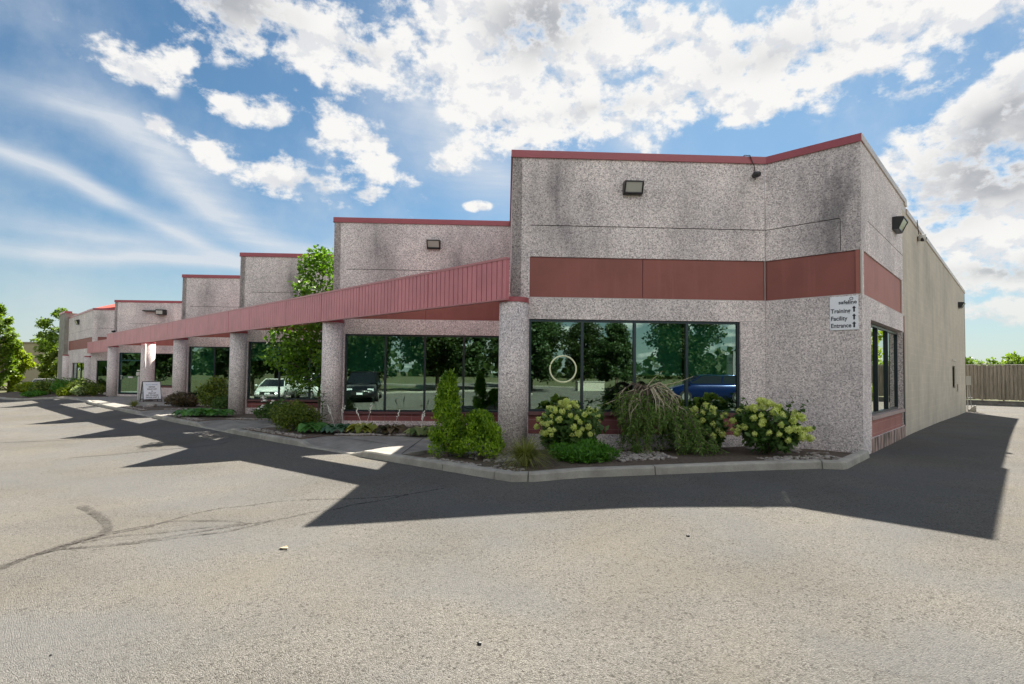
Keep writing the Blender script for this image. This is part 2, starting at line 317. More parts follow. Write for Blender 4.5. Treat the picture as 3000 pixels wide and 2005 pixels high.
def f_asphalt(t, p):
    co = objco(t); v = N(t, 'ShaderNodeTexVoronoi'); t.links.new(co, v.inputs['Vector']); v.inputs['Scale'].default_value = 150
    sp = N(t, 'ShaderNodeSeparateColor'); t.links.new(v.outputs['Color'], sp.inputs[0])
    c = ramp(t, sp.outputs[0], [(0, (.078, .076, .070)), (.3, (.130, .126, .116)), (.7, (.160, .155, .143)), (1, (.215, .209, .195))])
    v2 = N(t, 'ShaderNodeTexVoronoi'); t.links.new(co, v2.inputs['Vector']); v2.inputs['Scale'].default_value = 60
    s2 = N(t, 'ShaderNodeSeparateColor'); t.links.new(v2.outputs['Color'], s2.inputs[0])
    c = mixc(t, M(t, 'MULTIPLY', smooth(t, s2.outputs[1], .90, .96), .6), c, (.045, .042, .038))
    big = noise(t, co, .35, 6, .6); c = mixc(t, 1.0, c, ramp(t, big, [(.32, (.83, .82, .81)), (.52, (1.0, .99, .98)), (.72, (1.12, 1.10, 1.07))]), 'MULTIPLY')
    med = noise(t, co, 3.0, 5, .7); c = mixc(t, M(t, 'MULTIPLY', smooth(t, med, .55, .8), .25), c, (.085, .078, .07))
    hue = noise(t, scaled(t, co, (1, 1, 1), (0, 0, 0), (31, 7, 0)), .55, 3, .5)
    c = mixc(t, M(t, 'MULTIPLY', smooth(t, hue, .48, .64), .5), c, (.132, .133, .136)); c = mixc(t, M(t, 'MULTIPLY', smooth(t, hue, .50, .32), .22), c, (.172, .150, .116))
    oil = noise(t, scaled(t, co, (1, 1, 1), (0, 0, 0), (3, 19, 0)), 1.1, 4, .55); c = mixc(t, M(t, 'MULTIPLY', smooth(t, oil, .68, .76), .45), c, (.06, .055, .05))
    v3 = N(t, 'ShaderNodeTexVoronoi'); v3.feature = 'DISTANCE_TO_EDGE'; nzc = N(t, 'ShaderNodeTexNoise'); t.links.new(co, nzc.inputs['Vector']); nzc.inputs['Scale'].default_value = 1.3; nzc.inputs['Detail'].default_value = 5
    wv_ = N(t, 'ShaderNodeVectorMath', operation='MULTIPLY_ADD'); t.links.new(nzc.outputs['Color'], wv_.inputs[0]); wv_.inputs[1].default_value = (1.1, 1.1, 0); t.links.new(co, wv_.inputs[2])
    t.links.new(wv_.outputs[0], v3.inputs['Vector']); v3.inputs['Scale'].default_value = .16
    ck = M(t, 'MULTIPLY', smooth(t, v3.outputs['Distance'], .0022, .0009), smooth(t, noise(t, co, .5, 3), .46, .56))
    c = mixc(t, M(t, 'MULTIPLY', ck, .22), c, (.05, .045, .04))
    t.links.new(c, p.inputs['Base Color'])
    ht = M(t, 'ADD', M(t, 'MULTIPLY', v.outputs['Distance'], -1), M(t, 'MULTIPLY', noise(t, co, 25, 4), .6))
    bump(t, p, ht, .9, .008)
def f_concrete(col, crack=False):
    def f(t, p):
        co = objco(t); a = noise(t, co, 2.2, 7, .65); b = noise(t, co, 45, 4, .6)
        c = mixc(t, 1.0, (*col, 1), ramp(t, a, [(.3, (.62, .61, .59)), (.7, (1.15, 1.14, 1.12))]), 'MULTIPLY')
        c = mixc(t, M(t, 'MULTIPLY', smooth(t, b, .5, .75), .35), c, tuple(x*.45 for x in col))
        t.links.new(c, p.inputs['Base Color']); bump(t, p, b, .35, .006)
    return f
def f_found(t, p):
    co = objco(t); a = noise(t, scaled(t, co, (5, 5, 1.2)), 1, 6, .6)
    c = mixc(t, smooth(t, a, .42, .6), (.42, .30, .26, 1), (.09, .075, .06)); t.links.new(c, p.inputs['Base Color']); bump(t, p, a, .4, .01)
def f_glass(dark, refl, tint):
    def f(t, p):
        o = t.nodes['Material Output']; t.nodes.remove(p)
        tr = N(t, 'ShaderNodeBsdfTransparent'); tr.inputs[0].default_value = (*tint, 1)
        gl = N(t, 'ShaderNodeBsdfGlossy'); gl.inputs[0].default_value = (*dark, 1); gl.inputs['Roughness'].default_value = .004
        fr = N(t, 'ShaderNodeFresnel'); fr.inputs[0].default_value = 1.5
        fac = M(t, 'ADD', M(t, 'MULTIPLY', fr.outputs[0], 1.0), refl, clamp=True)
        co = objco(t); nz = noise(t, co, .9, 2, .5); b = N(t, 'ShaderNodeBump'); b.inputs['Strength'].default_value = .02; b.inputs['Distance'].default_value = .03
        t.links.new(nz, b.inputs['Height']); t.links.new(b.outputs[0], gl.inputs['Normal'])
        mx = N(t, 'ShaderNodeMixShader'); t.links.new(fac, mx.inputs[0]); t.links.new(tr.outputs[0], mx.inputs[1]); t.links.new(gl.outputs[0], mx.inputs[2]); t.links.new(mx.outputs[0], o.inputs[0])
    return f
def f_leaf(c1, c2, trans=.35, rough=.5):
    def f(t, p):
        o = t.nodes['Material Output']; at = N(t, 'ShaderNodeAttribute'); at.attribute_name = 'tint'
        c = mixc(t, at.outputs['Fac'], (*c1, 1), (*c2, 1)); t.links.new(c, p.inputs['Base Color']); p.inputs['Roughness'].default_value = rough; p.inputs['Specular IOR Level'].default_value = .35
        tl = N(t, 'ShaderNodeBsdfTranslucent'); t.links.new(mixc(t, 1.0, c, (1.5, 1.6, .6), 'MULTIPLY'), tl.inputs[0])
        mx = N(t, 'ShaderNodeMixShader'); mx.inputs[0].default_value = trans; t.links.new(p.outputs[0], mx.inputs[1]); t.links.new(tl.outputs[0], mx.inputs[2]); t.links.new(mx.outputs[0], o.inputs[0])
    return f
def f_noisy(c1, c2, scale=8, bs=.3, sc3=(1, 1, 1)):
    def f(t, p):
        co = scaled(t, objco(t), sc3); a = noise(t, co, scale, 6, .65)
        t.links.new(ramp(t, a, [(.3, c1), (.7, c2)]), p.inputs['Base Color']); bump(t, p, a, bs, .01)
    return f
AGG = mat('exposed_aggregate', rough=.9, fn=f_aggregate)
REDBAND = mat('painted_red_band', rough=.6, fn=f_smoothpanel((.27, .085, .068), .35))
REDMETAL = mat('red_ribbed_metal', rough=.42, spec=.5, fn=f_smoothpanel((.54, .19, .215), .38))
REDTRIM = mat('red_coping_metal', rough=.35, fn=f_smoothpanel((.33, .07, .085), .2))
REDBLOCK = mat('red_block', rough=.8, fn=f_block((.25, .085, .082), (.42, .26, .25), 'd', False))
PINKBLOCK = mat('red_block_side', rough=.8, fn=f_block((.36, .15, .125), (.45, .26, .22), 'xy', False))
CREAMBLOCK = mat('painted_cream_block', rough=.85, fn=f_block((.52, .465, .375), (.60, .55, .46), 'xy', True, jf=.75))
JOINT = mat('joint_sealant', (.52, .47, .45), .8)
DARKJOINT = mat('dark_groove', (.03, .028, .028), .9)
CREAMTRIM = mat('cream_trim', rough=.5, fn=f_smoothpanel((.55, .50, .44), .2))
FRAME = mat('window_frame_metal', (.035, .05, .058), .35, .6)
FRAMED = mat('dark_frame_metal', (.02, .022, .024), .35, .5)
SILL = mat('sill_metal', (.17, .075, .08), .4, .2)
GLASS = mat('tinted_glass', fn=f_glass((.74, .88, .82), .20, (.46, .72, .62)))
GLASSC = mat('clear_tinted_glass', fn=f_glass((.9, .95, .88), .42, (.30, .36, .32)))
DGLASS = mat('door_glass', fn=f_glass((.75, .95, .92), .20, (.16, .50, .45)))
INNER = mat('interior_paint', (.10, .10, .09), .9)
BLIND = mat('roller_shade_fabric', rough=.85, fn=f_noisy((.50, .66, .56), (.62, .78, .68), 3, .05))
CONC = mat('kerb_concrete', rough=.9, fn=f_concrete((.36, .345, .305)))
WALKM = mat('walkway_concrete', rough=.9, fn=f_concrete((.27, .26, .24)))
ASPH = mat('asphalt', rough=.95, spec=.04, fn=f_asphalt)
FOUND = mat('foundation_concrete', rough=.95, fn=f_found)
SOIL = mat('garden_soil', rough=1, fn=f_noisy((.05, .036, .027), (.15, .115, .085), 14, .8))
GRASSG = mat('meadow_ground', rough=1, fn=f_noisy((.028, .045, .008), (.10, .09, .032), .5, .3))
ROCK = mat('river_rock_stone', rough=.85, fn=f_noisy((.16, .14, .125), (.46, .42, .38), 6, .3))
ROOF = mat('roof_gravel', (.28, .27, .26), .95)
ALU = mat('aluminium', (.6, .6, .6), .35, .8)
WHITE = mat('white_panel', (.86, .88, .92), .4)
BLACK = mat('black_plastic', (.015, .015, .016), .4)
INK = mat('black_lettering', (.01, .012, .02), .6)
LENS = mat('lamp_lens', (.42, .42, .38), .15, 0, .8)
CAMB = mat('camera_body', (.03, .03, .032), .25)
WHITECAM = mat('camera_housing', (.55, .53, .48), .35)
BARK = mat('bark', rough=.95, fn=f_noisy((.07, .05, .035), (.20, .16, .12), 12, .6, (1, 1, .3)))
PALEBARK = mat('pale_twigs', rough=.9, fn=f_noisy((.34, .29, .19), (.62, .56, .40), 20, .3))
FENCEW = mat('weathered_fence_wood', rough=.9, fn=f_noisy((.13, .115, .09), (.30, .265, .215), 3, .4, (6, 6, .5)))
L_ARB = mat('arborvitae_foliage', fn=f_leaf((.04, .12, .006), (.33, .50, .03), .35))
L_HYD = mat('hydrangea_leaves', fn=f_leaf((.03, .08, .015), (.10, .18, .04), .3))
L_FLO = mat('hydrangea_petals', fn=f_leaf((.46, .54, .13), (.78, .80, .36), .35, .7))
L_SPR = mat('spruce_needles', fn=f_leaf((.05, .11, .02), (.22, .34, .08), .3))
L_GRS = mat('ornamental_grass_blades', fn=f_leaf((.10, .12, .02), (.34, .36, .10), .3))
L_JUN = mat('juniper_foliage', fn=f_leaf((.03, .11, .008), (.10, .26, .02), .3))
L_BOX = mat('boxwood_foliage', fn=f_leaf((.035, .07, .008), (.19, .25, .03), .3))
L_HOS = mat('hosta_leaves', fn=f_leaf((.04, .14, .025), (.14, .32, .07), .3))
L_BLU = mat('blue_hosta_leaves', fn=f_leaf((.03, .09, .05), (.10, .20, .12), .25))
L_YEL = mat('yellow_hosta_leaves', fn=f_leaf((.16, .20, .03), (.42, .42, .10), .3))
L_PUR = mat('bronze_leaves', fn=f_leaf((.045, .04, .02), (.15, .11, .06), .25))
L_TRE = mat('tree_leaves', fn=f_leaf((.03, .09, .008), (.15, .28, .025), .4))
L_TR2 = mat('background_tree_leaves', fn=f_leaf((.04, .085, .008), (.19, .28, .025), .4))
L_TR3 = mat('bright_tree_leaves', fn=f_leaf((.09, .15, .008), (.30, .36, .02), .4))
L_WHT = mat('white_petals', (.75, .75, .68), .7)

# ------------------------------------------------------------------ leaf clouds
def leaves(name, mt, pts, nrm, size, aspect=.5, parent=None, tint=None, axis=None, jit=.9, fold=.0):
    """one diamond leaf per point"""
    n = len(pts); pts = np.asarray(pts, float); nrm = np.asarray(nrm, float) + nr.normal(0, jit, (n, 3))
    nrm /= np.linalg.norm(nrm, axis=1)[:, None] + 1e-9
    ax = nr.normal(0, 1, (n, 3)) if axis is None else np.asarray(axis, float) + nr.normal(0, .35, (n, 3))
    ax -= (ax*nrm).sum(1)[:, None]*nrm; ax /= np.linalg.norm(ax, axis=1)[:, None] + 1e-9
    side = np.cross(nrm, ax); sz = (size*nr.uniform(.6, 1.35, n))[:, None]
    a = pts; b = pts + ax*sz*.45 + side*sz*aspect*.5 - nrm*sz*fold; c = pts + ax*sz; d = pts + ax*sz*.45 - side*sz*aspect*.5 - nrm*sz*fold
    V = np.stack([a, b, c, d], 1).reshape(-1, 3)
    me = bpy.data.meshes.new(name); me.vertices.add(4*n); me.vertices.foreach_set('co', V.ravel())
    me.loops.add(4*n); me.loops.foreach_set('vertex_index', np.arange(4*n)); me.polygons.add(n)
    me.polygons.foreach_set('loop_start', np.arange(n)*4); me.polygons.foreach_set('loop_total', np.full(n, 4)); me.update(); me.validate()
    at = me.attributes.new('tint', 'FLOAT', 'FACE')
    tv = nr.uniform(0, 1, n) if tint is None else np.clip(tint + nr.normal(0, .2, n), 0, 1)
    at.data.foreach_set('value', tv.astype(np.float32))
    return link(name, me, mt, parent)
def blobpts(n, lumps, shell=.55):
    """points through a set of ellipsoidal lumps (cx,cy,cz,rx,ry,rz); returns points and outward normals"""
    w = np.array([l[3]*l[4]+l[4]*l[5]+l[3]*l[5] for l in lumps]); w /= w.sum(); idx = nr.choice(len(lumps), n, p=w)
    d = nr.normal(0, 1, (n, 3)); d /= np.linalg.norm(d, axis=1)[:, None]
    r = (shell + (1-shell)*nr.uniform(0, 1, n)**.6)*nr.uniform(.9, 1.08, n)
    L = np.array(lumps)[idx]
    return L[:, :3] + d*L[:, 3:]*r[:, None], d, idx
def lumps_for(h, w, n, r0, zc=0.5, flat=1.0, seed=1, taper=0.3, base=.15):
    g = random.Random(seed); out = []
    for i in range(n):
        t = (i+.5)/n; z = h*(base+(1-base-.05)*t)
        rad = w*(1-abs(t-zc)**1.6*(1+taper)) if t > zc else w*(1-abs(t-zc)*.5)
        a = i*2.4+g.uniform(-.5, .5); rr = g.uniform(.25, .75)*max(rad, .1)
        r = r0*g.uniform(.7, 1.25)
        out.append((math.cos(a)*rr, math.sin(a)*rr, z, r, r, r*flat))
    return out

# ------------------------------------------------------------------ setting: ground, asphalt, lawn, kerb, walkway
def grid(name, xs, ys, zf, mt, hole=None, kind='structure'):
    nx, ny = len(xs), len(ys); v = [(x, y, zf(x, y)) for y in ys for x in xs]; f = []
    for j in range(ny-1):
        for i in range(nx-1):
            if hole and hole(.5*(xs[i]+xs[i+1]), .5*(ys[j]+ys[j+1])): continue
            f.append((j*nx+i, j*nx+i+1, (j+1)*nx+i+1, (j+1)*nx+i))
    me = bpy.data.meshes.new(name); me.from_pydata(v, [], f); me.update()
    o = link(name, me, mt, None, True); tag(o, kind=kind); return o
far = [-900, -400, -200, -120]
xs = far + list(np.arange(-90, 40, 3.0)) + [60, 120, 300, 900]; ys = [-900, -400, -200, -100] + list(np.arange(-60, 80, 4.0)) + [120, 300, 900]
grid('ground', xs, ys, lambda x, y: ZR(x, y)-.14, GRASSG)
def lot_edge(x, y):   # True outside the paved lot
    if x < -58: return True
    if y < -21 and x < 14: return True
    if y < -46: return True
    if y > 37.5: return True
    if x > 30: return True
    return False
xa = sorted(set(np.round(np.concatenate([np.arange(-58, -12, 1.0), np.arange(-12, 6, .5), np.arange(6, 31, 2.0)]), 3)))
ya = sorted(set(np.round(np.concatenate([np.arange(-46, -21, 2.5), np.arange(-21, -13, 1.0), np.arange(-13, 0, .5), np.arange(0, 38, 1.5), [37.5]]), 3)))
grid('parking_lot', [float(a) for a in xa], [float(a) for a in ya], ZR, ASPH, lambda x, y: lot_edge(x, y))

def kerb(name, pts, w=.17, hfun=lambda i, s: .13, gaps=(), label=None):
    """rounded concrete kerb swept along a path (outer face on the path, body on its left side)"""
    P = [Vector((p[0], p[1], 0)) for p in pts]; S = [0]
    for a, b in zip(P, P[1:]): S.append(S[-1]+(b-a).length)
    L = S[-1]; st = sorted(set([0, L] + S + [round(k*.25, 3) for k in range(int(L/.25)+1)] + [g-.008 for g in gaps] + [g+.008 for g in gaps]))
    def at(s):
        for i in range(len(P)-1):
            if s <= S[i+1]+1e-6: return P[i].lerp(P[i+1], (s-S[i])/(S[i+1]-S[i]))
        return P[-1]
    mb = MB(); prev = None; kg = random.Random(8)
    for s in st:
        p = at(s); t = (at(min(L, s+.12))-at(max(0, s-.12))).normalized(); nrm = Vector((-t.y, t.x, 0)); h = hfun(p.x, s); z = ZR(p.x, p.y)
        jx, jz = kg.uniform(-.004, .004), kg.uniform(-.003, .003)+(-.012 if kg.random() < .05 else 0)
        pr = [(0.0, -.15), (jx, 0), (.012+jx, h-.028+jz), (.035+jx, h-.004+jz), (.06, h+jz*.5), (w-.02, h), (w, h-.012), (w, -.15)]
        row = [tuple(p+nrm*a+Vector((0, 0, z+b))) for a, b in pr]; i0 = len(mb.v); mb.v += row
        cut = any(abs(s-(g+.008)) < 1e-5 for g in gaps)
        if prev is not None and not cut:
            for k in range(len(pr)-1): mb.f.append((prev+k, prev+k+1, i0+k+1, i0+k))
        if cut or prev is None or any(abs(s-(g-.008)) < 1e-5 for g in gaps): mb.f.append(tuple(range(i0, i0+8)))
        prev = i0
    o = mb.build(name, CONC, None, False); tag(o, kind='structure'); return o
TK = lambda k: (-5.596-7.58*k, -3.830)
def drop(x, s):
    h = .13
    for c in (-8.8, -16.1, -24.1, -40.5): h = min(h, .13-.105*max(0, min(1, (1.45-abs(x-c))/.5)))
    return h
front_path = [(.10, -.02), (.10, -1.75), (.06, -1.86), (-.23, -2.05), (-1.3, -3.52), (-1.97, -4.36), (-2.65, -5.2), (-3.02, -5.93), (-3.3, -6.12), (-6, -6.13)] + [(-x, -6.13) for x in range(8, 38, 4)] + [(-38, -5.95), (-41, -5.85), (-44, -6.1), (-46.5, -6.9), (-49, -7.9), (-53, -8.5), (-58, -8.8)]
fp = front_path[::-1]
def path_s(pts, q):
    best = (9e9, 0); acc = 0
    for a, b in zip(pts, pts[1:]):
        a, b = Vector(a), Vector(b); d = (b-a).length; t = max(0, min(1, (Vector(q)-a).dot(b-a)/d/d)); e = (a.lerp(b, t)-Vector(q)).length
        if e < best[0]: best = (e, acc+t*d)
        acc += d
    return round(best[1], 3)
kerb('kerb', fp, hfun=drop, gaps=[path_s(fp, q) for q in [(-3.1, -5.97), (-1.95, -4.33), (-.2, -2.02), (-3.66, -6.13), (-4.9, -6.13), (-7.4, -6.13), (-10.25, -6.13), (-12.3, -6.13), (-20, -6.13), (-22, -6.13), (-28, -6.13)]])

kerb('far_kerb', [(-58, -21.2), (14, -21.2), (14, -45)], w=.17)
kerb('east_kerb', [(30, 37), (30, -45)], w=.17)

def patch(name, poly, off, mt, step=.25, amp=0.0, kind='structure'):
    """a sheet with an exact outline that follows the terrain"""
    import bmesh
    bm = bmesh.new(); vs = [bm.verts.new((x, y, 0)) for x, y in poly]; bm.faces.new(vs)
    x0, x1 = min(p[0] for p in poly), max(p[0] for p in poly); y0, y1 = min(p[1] for p in poly), max(p[1] for p in poly)
    for a in np.arange(x0+step, x1, step): bmesh.ops.bisect_plane(bm, geom=bm.verts[:]+bm.edges[:]+bm.faces[:], plane_co=(a, 0, 0), plane_no=(1, 0, 0))
    for a in np.arange(y0+step, y1, step): bmesh.ops.bisect_plane(bm, geom=bm.verts[:]+bm.edges[:]+bm.faces[:], plane_co=(0, a, 0), plane_no=(0, 1, 0))
    g = random.Random(3)
    fo = off if callable(off) else (lambda x, y: off)
    for v in bm.verts: v.co.z = ZR(v.co.x, v.co.y)+fo(v.co.x, v.co.y)+(g.uniform(-amp, amp) if amp else 0)
    bmesh.ops.recalc_face_normals(bm, faces=bm.faces)
    if sum(f.normal.z for f in bm.faces) < 0: bmesh.ops.reverse_faces(bm, faces=bm.faces)
    be = [e for e in bm.edges if e.is_boundary]; ex = bmesh.ops.extrude_edge_only(bm, edges=be)
    for v in [q for q in ex['geom'] if isinstance(q, bmesh.types.BMVert)]: v.co.z -= .14
    me = bpy.data.meshes.new(name); bm.to_mesh(me); bm.free()
    o = link(name, me, mt, None, amp > 0); tag(o, kind=kind); return o
walk = [(-46.5, -3.9), (-46.5, -6.62), (-44, -5.93), (-41, -5.68), (-38, -5.78), (-35, -5.965), (-6.3, -5.965), (-6.42, -5.3), (-5.75, -4.3), (-5.6, -3.4), (-9.39, .3), (-13.2, -3.4), (-16.97, .3), (-20.7, -3.4), (-24.55, .3), (-28.3, -3.4), (-32, .3), (-39.8, .3), (-43.5, -3.4)]
def walk_off(x, y):
    d = .13-drop(x, 0); return .122-d*max(0, min(1, (-5.2-y)/.7))
patch('walkway', walk, walk_off, WALKM, .25)
# expansion joints cut in the walkway
mb = MB()
for a, b in [((-6.35, -5.93), (-8.3, -4.0)), ((-10.3, -5.9), (-10.6, -5.2)), ((-13.9, -5.9), (-15.0, -4.7)), ((-17.3, -5.9), (-18.3, -5.0)), ((-15.9, -5.2), (-17.4, -5.1)), ((-21.5, -5.9), (-22.7, -4.6)), ((-23.4, -5.2), (-25.6, -5.15)), ((-25.6, -5.9), (-25.9, -5.1)), ((-8.0, -5.2), (-10.2, -5.2)), ((-31, -5.9), (-32.5, -4.4)), ((-37, -5.6), (-37, -3.5))]:
    A_, B_ = Vector(a), Vector(b); d = (B_-A_).normalized(); n = Vector((-d.y, d.x))*.011; k = 6
    for i in range(k):
        p, q = A_.lerp(B_, i/k), A_.lerp(B_, (i+1)/k)
        mb.quad(*[(w.x, w.y, ZR(w.x, w.y)+.127) for w in (p-n, q-n, q+n, p+n)])
tag(mb.build('walkway_joints', DARKJOINT), kind='structure')
def bed(poly, off=.135): return patch('planting_bed', poly, off, SOIL, .22, .012)
bed([(-.02, -.3), (-.02, -1.72), (-.35, -2.02), (-1.43, -3.5), (-2.12, -4.36), (-2.78, -5.18), (-3.15, -5.86), (-3.42, -5.95), (-6.3, -5.96), (-6.45, -5.3), (-5.7, -4.2), (-5.6, -3.7), (-1.78, .1), (-.1, .1)], .055)
for k in (1, 2, 3):
    x, y = TK(k); bed([(x-1.1, -5.955), (x+2.75, -5.955), (x+2.6, -5.25), (x+4.55, -3.62), (x+4.9, -2.9), (x+3.75, .05), (x+.05, -3.6), (x-.3, -3.7), (x-.55, -4.9)])
bed([(-45.8, -6.3), (-43.3, -5.6), (-42.9, -4.6), (-43.4, -3.7), (-62, -3.7), (-62, -9.2), (-58, -8.9), (-53, -8.2), (-49, -7.6)], .15)
# river rock strewn in the beds: ground cover, one object
g = random.Random(11); mb = MB()
def rocks(x0, y0, x1, y1, n, w, r=.045):
    for i in range(n):
        t = g.random(); a = Vector((x0, y0)).lerp(Vector((x1, y1)), t); d = Vector((y1-y0, x0-x1)).normalized()*g.uniform(-w, w); x, y = a.x+d.x, a.y+d.y
        rr = r*g.uniform(.45, 1.35)
        off = .055 if x > -6.4 else .135
        mb.ico((x, y, ZR(x, y)+off+rr*.25), rr, (1, g.uniform(.6, .95), g.uniform(.4, .65)), .12, g, g.uniform(0, 3))
rocks(-3.6, -2.7, -2.6, -3.3, 260, .55); rocks(-4.6, -2.9, -3.2, -1.6, 150, .25, .05); rocks(-1.0, -2.2, -.15, -1.0, 190, .32, .04); rocks(-.5, -.7, -1.9, -.5, 60, .3)
rocks(-5.9, -4.6, -4.4, -4.9, 170, .45); rocks(-5.9, -5.75, -4.5, -5.7, 120, .14, .035); rocks(-4.4, -5.5, -3.6, -5.7, 40, .2, .03)
for k, n in ((1, 330), (2, 260), (3, 160)):
    x, y = TK(k); rocks(x+2.6, -5.0, x+4.6, -3.4, n, .18, .045); rocks(x-.9, -5.8, x+2.5, -5.8, n//2, .14, .04); rocks(x+1.2, -2.9, x+4.2, -.3, n//3, .25)
tag(mb.build('river_rock', ROCK, None, False), kind='stuff')

# ------------------------------------------------------------------ the building
BLD = empty('commercial_building'); tag(BLD, 'long single-storey concrete unit building with sawtooth front, red band and canopy', 'building')
H = 6.035; HT = 6.168; S2 = 2**.5
def wallgrid(mb, o, d, n, L, z0, z1, holes, t=.22):
    """wall slab in the plane through o (run d, outward n), pierced by holes (s0, s1, z0, z1)"""
    o, d, n = Vector((o[0], o[1], 0)), Vector((*d, 0)), Vector((*n, 0))
    S = sorted(set([0, L]+[h[0] for h in holes]+[h[1] for h in holes])); Zs = sorted(set([z0, z1]+[h[2] for h in holes]+[h[3] for h in holes]))
    S = [s for s in S if 0 <= s <= L]; Zs = [z for z in Zs if z0 <= z <= z1]
    def solid(i, j):
        if i < 0 or j < 0 or i >= len(S)-1 or j >= len(Zs)-1: return False
        s, z = (S[i]+S[i+1])/2, (Zs[j]+Zs[j+1])/2
        return not any(h[0] < s < h[1] and h[2] < z < h[3] for h in holes)
    P = lambda s, z, k: o+d*s+Vector((0, 0, z))-n*(t*k)
    for i in range(len(S)-1):
        for j in range(len(Zs)-1):
            if not solid(i, j): continue
            a, b, c, e = S[i], S[i+1], Zs[j], Zs[j+1]
            mb.quad(P(a, c, 0), P(b, c, 0), P(b, e, 0), P(a, e, 0)); mb.quad(P(b, c, 1), P(a, c, 1), P(a, e, 1), P(b, e, 1))
            if not solid(i-1, j): mb.quad(P(a, c, 1), P(a, c, 0), P(a, e, 0), P(a, e, 1))
            if not solid(i+1, j): mb.quad(P(b, c, 0), P(b, c, 1), P(b, e, 1), P(b, e, 0))
            if not solid(i, j-1): mb.quad(P(a, c, 1), P(b, c, 1), P(b, c, 0), P(a, c, 0))
            if not solid(i, j+1): mb.quad(P(a, e, 0), P(b, e, 0), P(b, e, 1), P(a, e, 1))
class Wall:
    """one facade panel in its own frame"""
    def __init__(s, o, d, L, flip=1):
        s.o = Vector((o[0], o[1], 0)); s.d = Vector((d[0], d[1], 0)).normalized(); s.n = Vector((s.d.y, -s.d.x, 0))*flip; s.L = L
    def P(s, a, z, out=0.0): return s.o+s.d*a+s.n*out+Vector((0, 0, z))
    def box(s, mb, a0, a1, z0, z1, o0, o1): mb.obox(s.P(a0, z0, o0), s.d*(a1-a0), s.n*(o1-o0), Vector((0, 0, z1-z0)))
def window(w, a0, a1, z0, z1, mull, blinds=(), glass=GLASS, sill=True, bars=None, inset=.07, fr=FRAME, name='window', label=None):
    f = MB(); W_ = .045; o0, o1 = -inset-.06, -inset+.015
    w.box(f, a0, a1, z1-W_, z1, o0, o1); w.box(f, a0, a1, z0, z0+W_, o0, o1)
    w.box(f, a0, a0+W_, z0+W_, z1-W_, o0, o1); w.box(f, a1-W_, a1, z0+W_, z1-W_, o0, o1)
    root = f.build(name, fr, BLD)
    if label: root['label'] = label
    for m in mull:
        g_ = MB(); w.box(g_, m-.028, m+.028, z0+W_, z1-W_, o0, o1+.01); g_.build('mullion', fr, root)
    edges = [a0+W_]+[m for m in mull]+[a1-W_]
    for i, (a, b) in enumerate(zip(edges, edges[1:])):
        q = MB(); p0, p1 = a+(.028 if i else 0), b-(.028 if i < len(mull) else 0)
        w.box(q, p0, p1, z0+W_, z1-W_, -inset-.03, -inset-.022); q.build('pane', glass, root)
    for a, b, zb in blinds:
        q = MB(); w.box(q, a+.03, b-.03, zb, z1-.02, -inset-.16, -inset-.15); w.box(q, a+.03, b-.03, zb-.03, zb, -inset-.17, -inset-.14); q.build('roller_shade', BLIND, root)
    if bars:
        q = MB()
        for x in np.arange(a0+bars, a1-.02, bars): w.box(q, x-.008, x+.008, z0+.05, z1-.05, -inset-.10, -inset-.085)
        for z in np.arange(z0+bars, z1-.02, bars): w.box(q, a0+.04, a1-.04, z-.008, z+.008, -inset-.084, -inset-.07)
        q.build('security_bars', FRAMED, root)
    if sill:
        q = MB(); w.box(q, a0, a1, z0-.075, z0-.002, -.10, .03); q.build('sill', SILL, root)
    return root

agg = {}
def facade(w, openings, band=(.38, None), groove=None, seams=(), coping=True, corner=None, zlow=-1.3, hdr=True, top=H, bmat=REDBAND, name='wall', cop0=-.03, cop1=None):
    """aggregate panel with recessed red band, groove, coping and the openings cut out"""
    mb = MB(); holes = [tuple(h) for h in openings]; b0 = band[0] if band else None; b1 = (band[1] if band[1] is not None else w.L) if band else None
    e = 1e-6
    if band: holes.append((b0, b1 if b1 < w.L else w.L+1, 3.07, 3.93))
    if groove: holes.append((groove[0], groove[1], 4.583, 4.600))
    if groove and len(groove) > 2: holes.append((groove[2], groove[2]+.014, 3.95, 4.583))
    wallgrid(mb, w.o[:2], w.d[:2], w.n[:2], w.L, zlow, top, holes, .20)
    root = mb.build(name, AGG, BLD)
    if band:
        cuts = [b0]+[s for s in seams if b0 < s < b1]+[b1]
        for a, b in zip(cuts, cuts[1:]):
            q = MB(); w.box(q, a+.006, b-.006, 3.085, 3.925, -.10, -.028); q.build('red_band', bmat, root)
        q = MB(); w.box(q, b0, b1, 3.07, 3.083, -.028, -.004); q.build('band_trim', JOINT, root)
    if groove:
        q = MB(); w.box(q, max(0, groove[0]-.05), groove[1]+.05, 4.55, 4.63, -.06, -.018)
        if len(groove) > 2: w.box(q, groove[2]-.03, groove[2]+.05, 3.96, 4.54, -.06, -.018)
        q.build('groove', DARKJOINT, root)
    for s in seams:
        q = MB(); w.box(q, s-.008, s+.008, 3.94, top, -.01, .003); w.box(q, s-.007, s+.007, 2.64, 3.06, -.01, .003); q.build('panel_joint', JOINT, root)
    if coping:
        q = MB(); c1 = w.L+.03 if cop1 is None else cop1
        w.box(q, cop0, c1, top, HT, -.24, .028); w.box(q, cop0, c1, top-.02, top+.004, .006, .036)
        q.build('coping', REDTRIM, root)
    return root
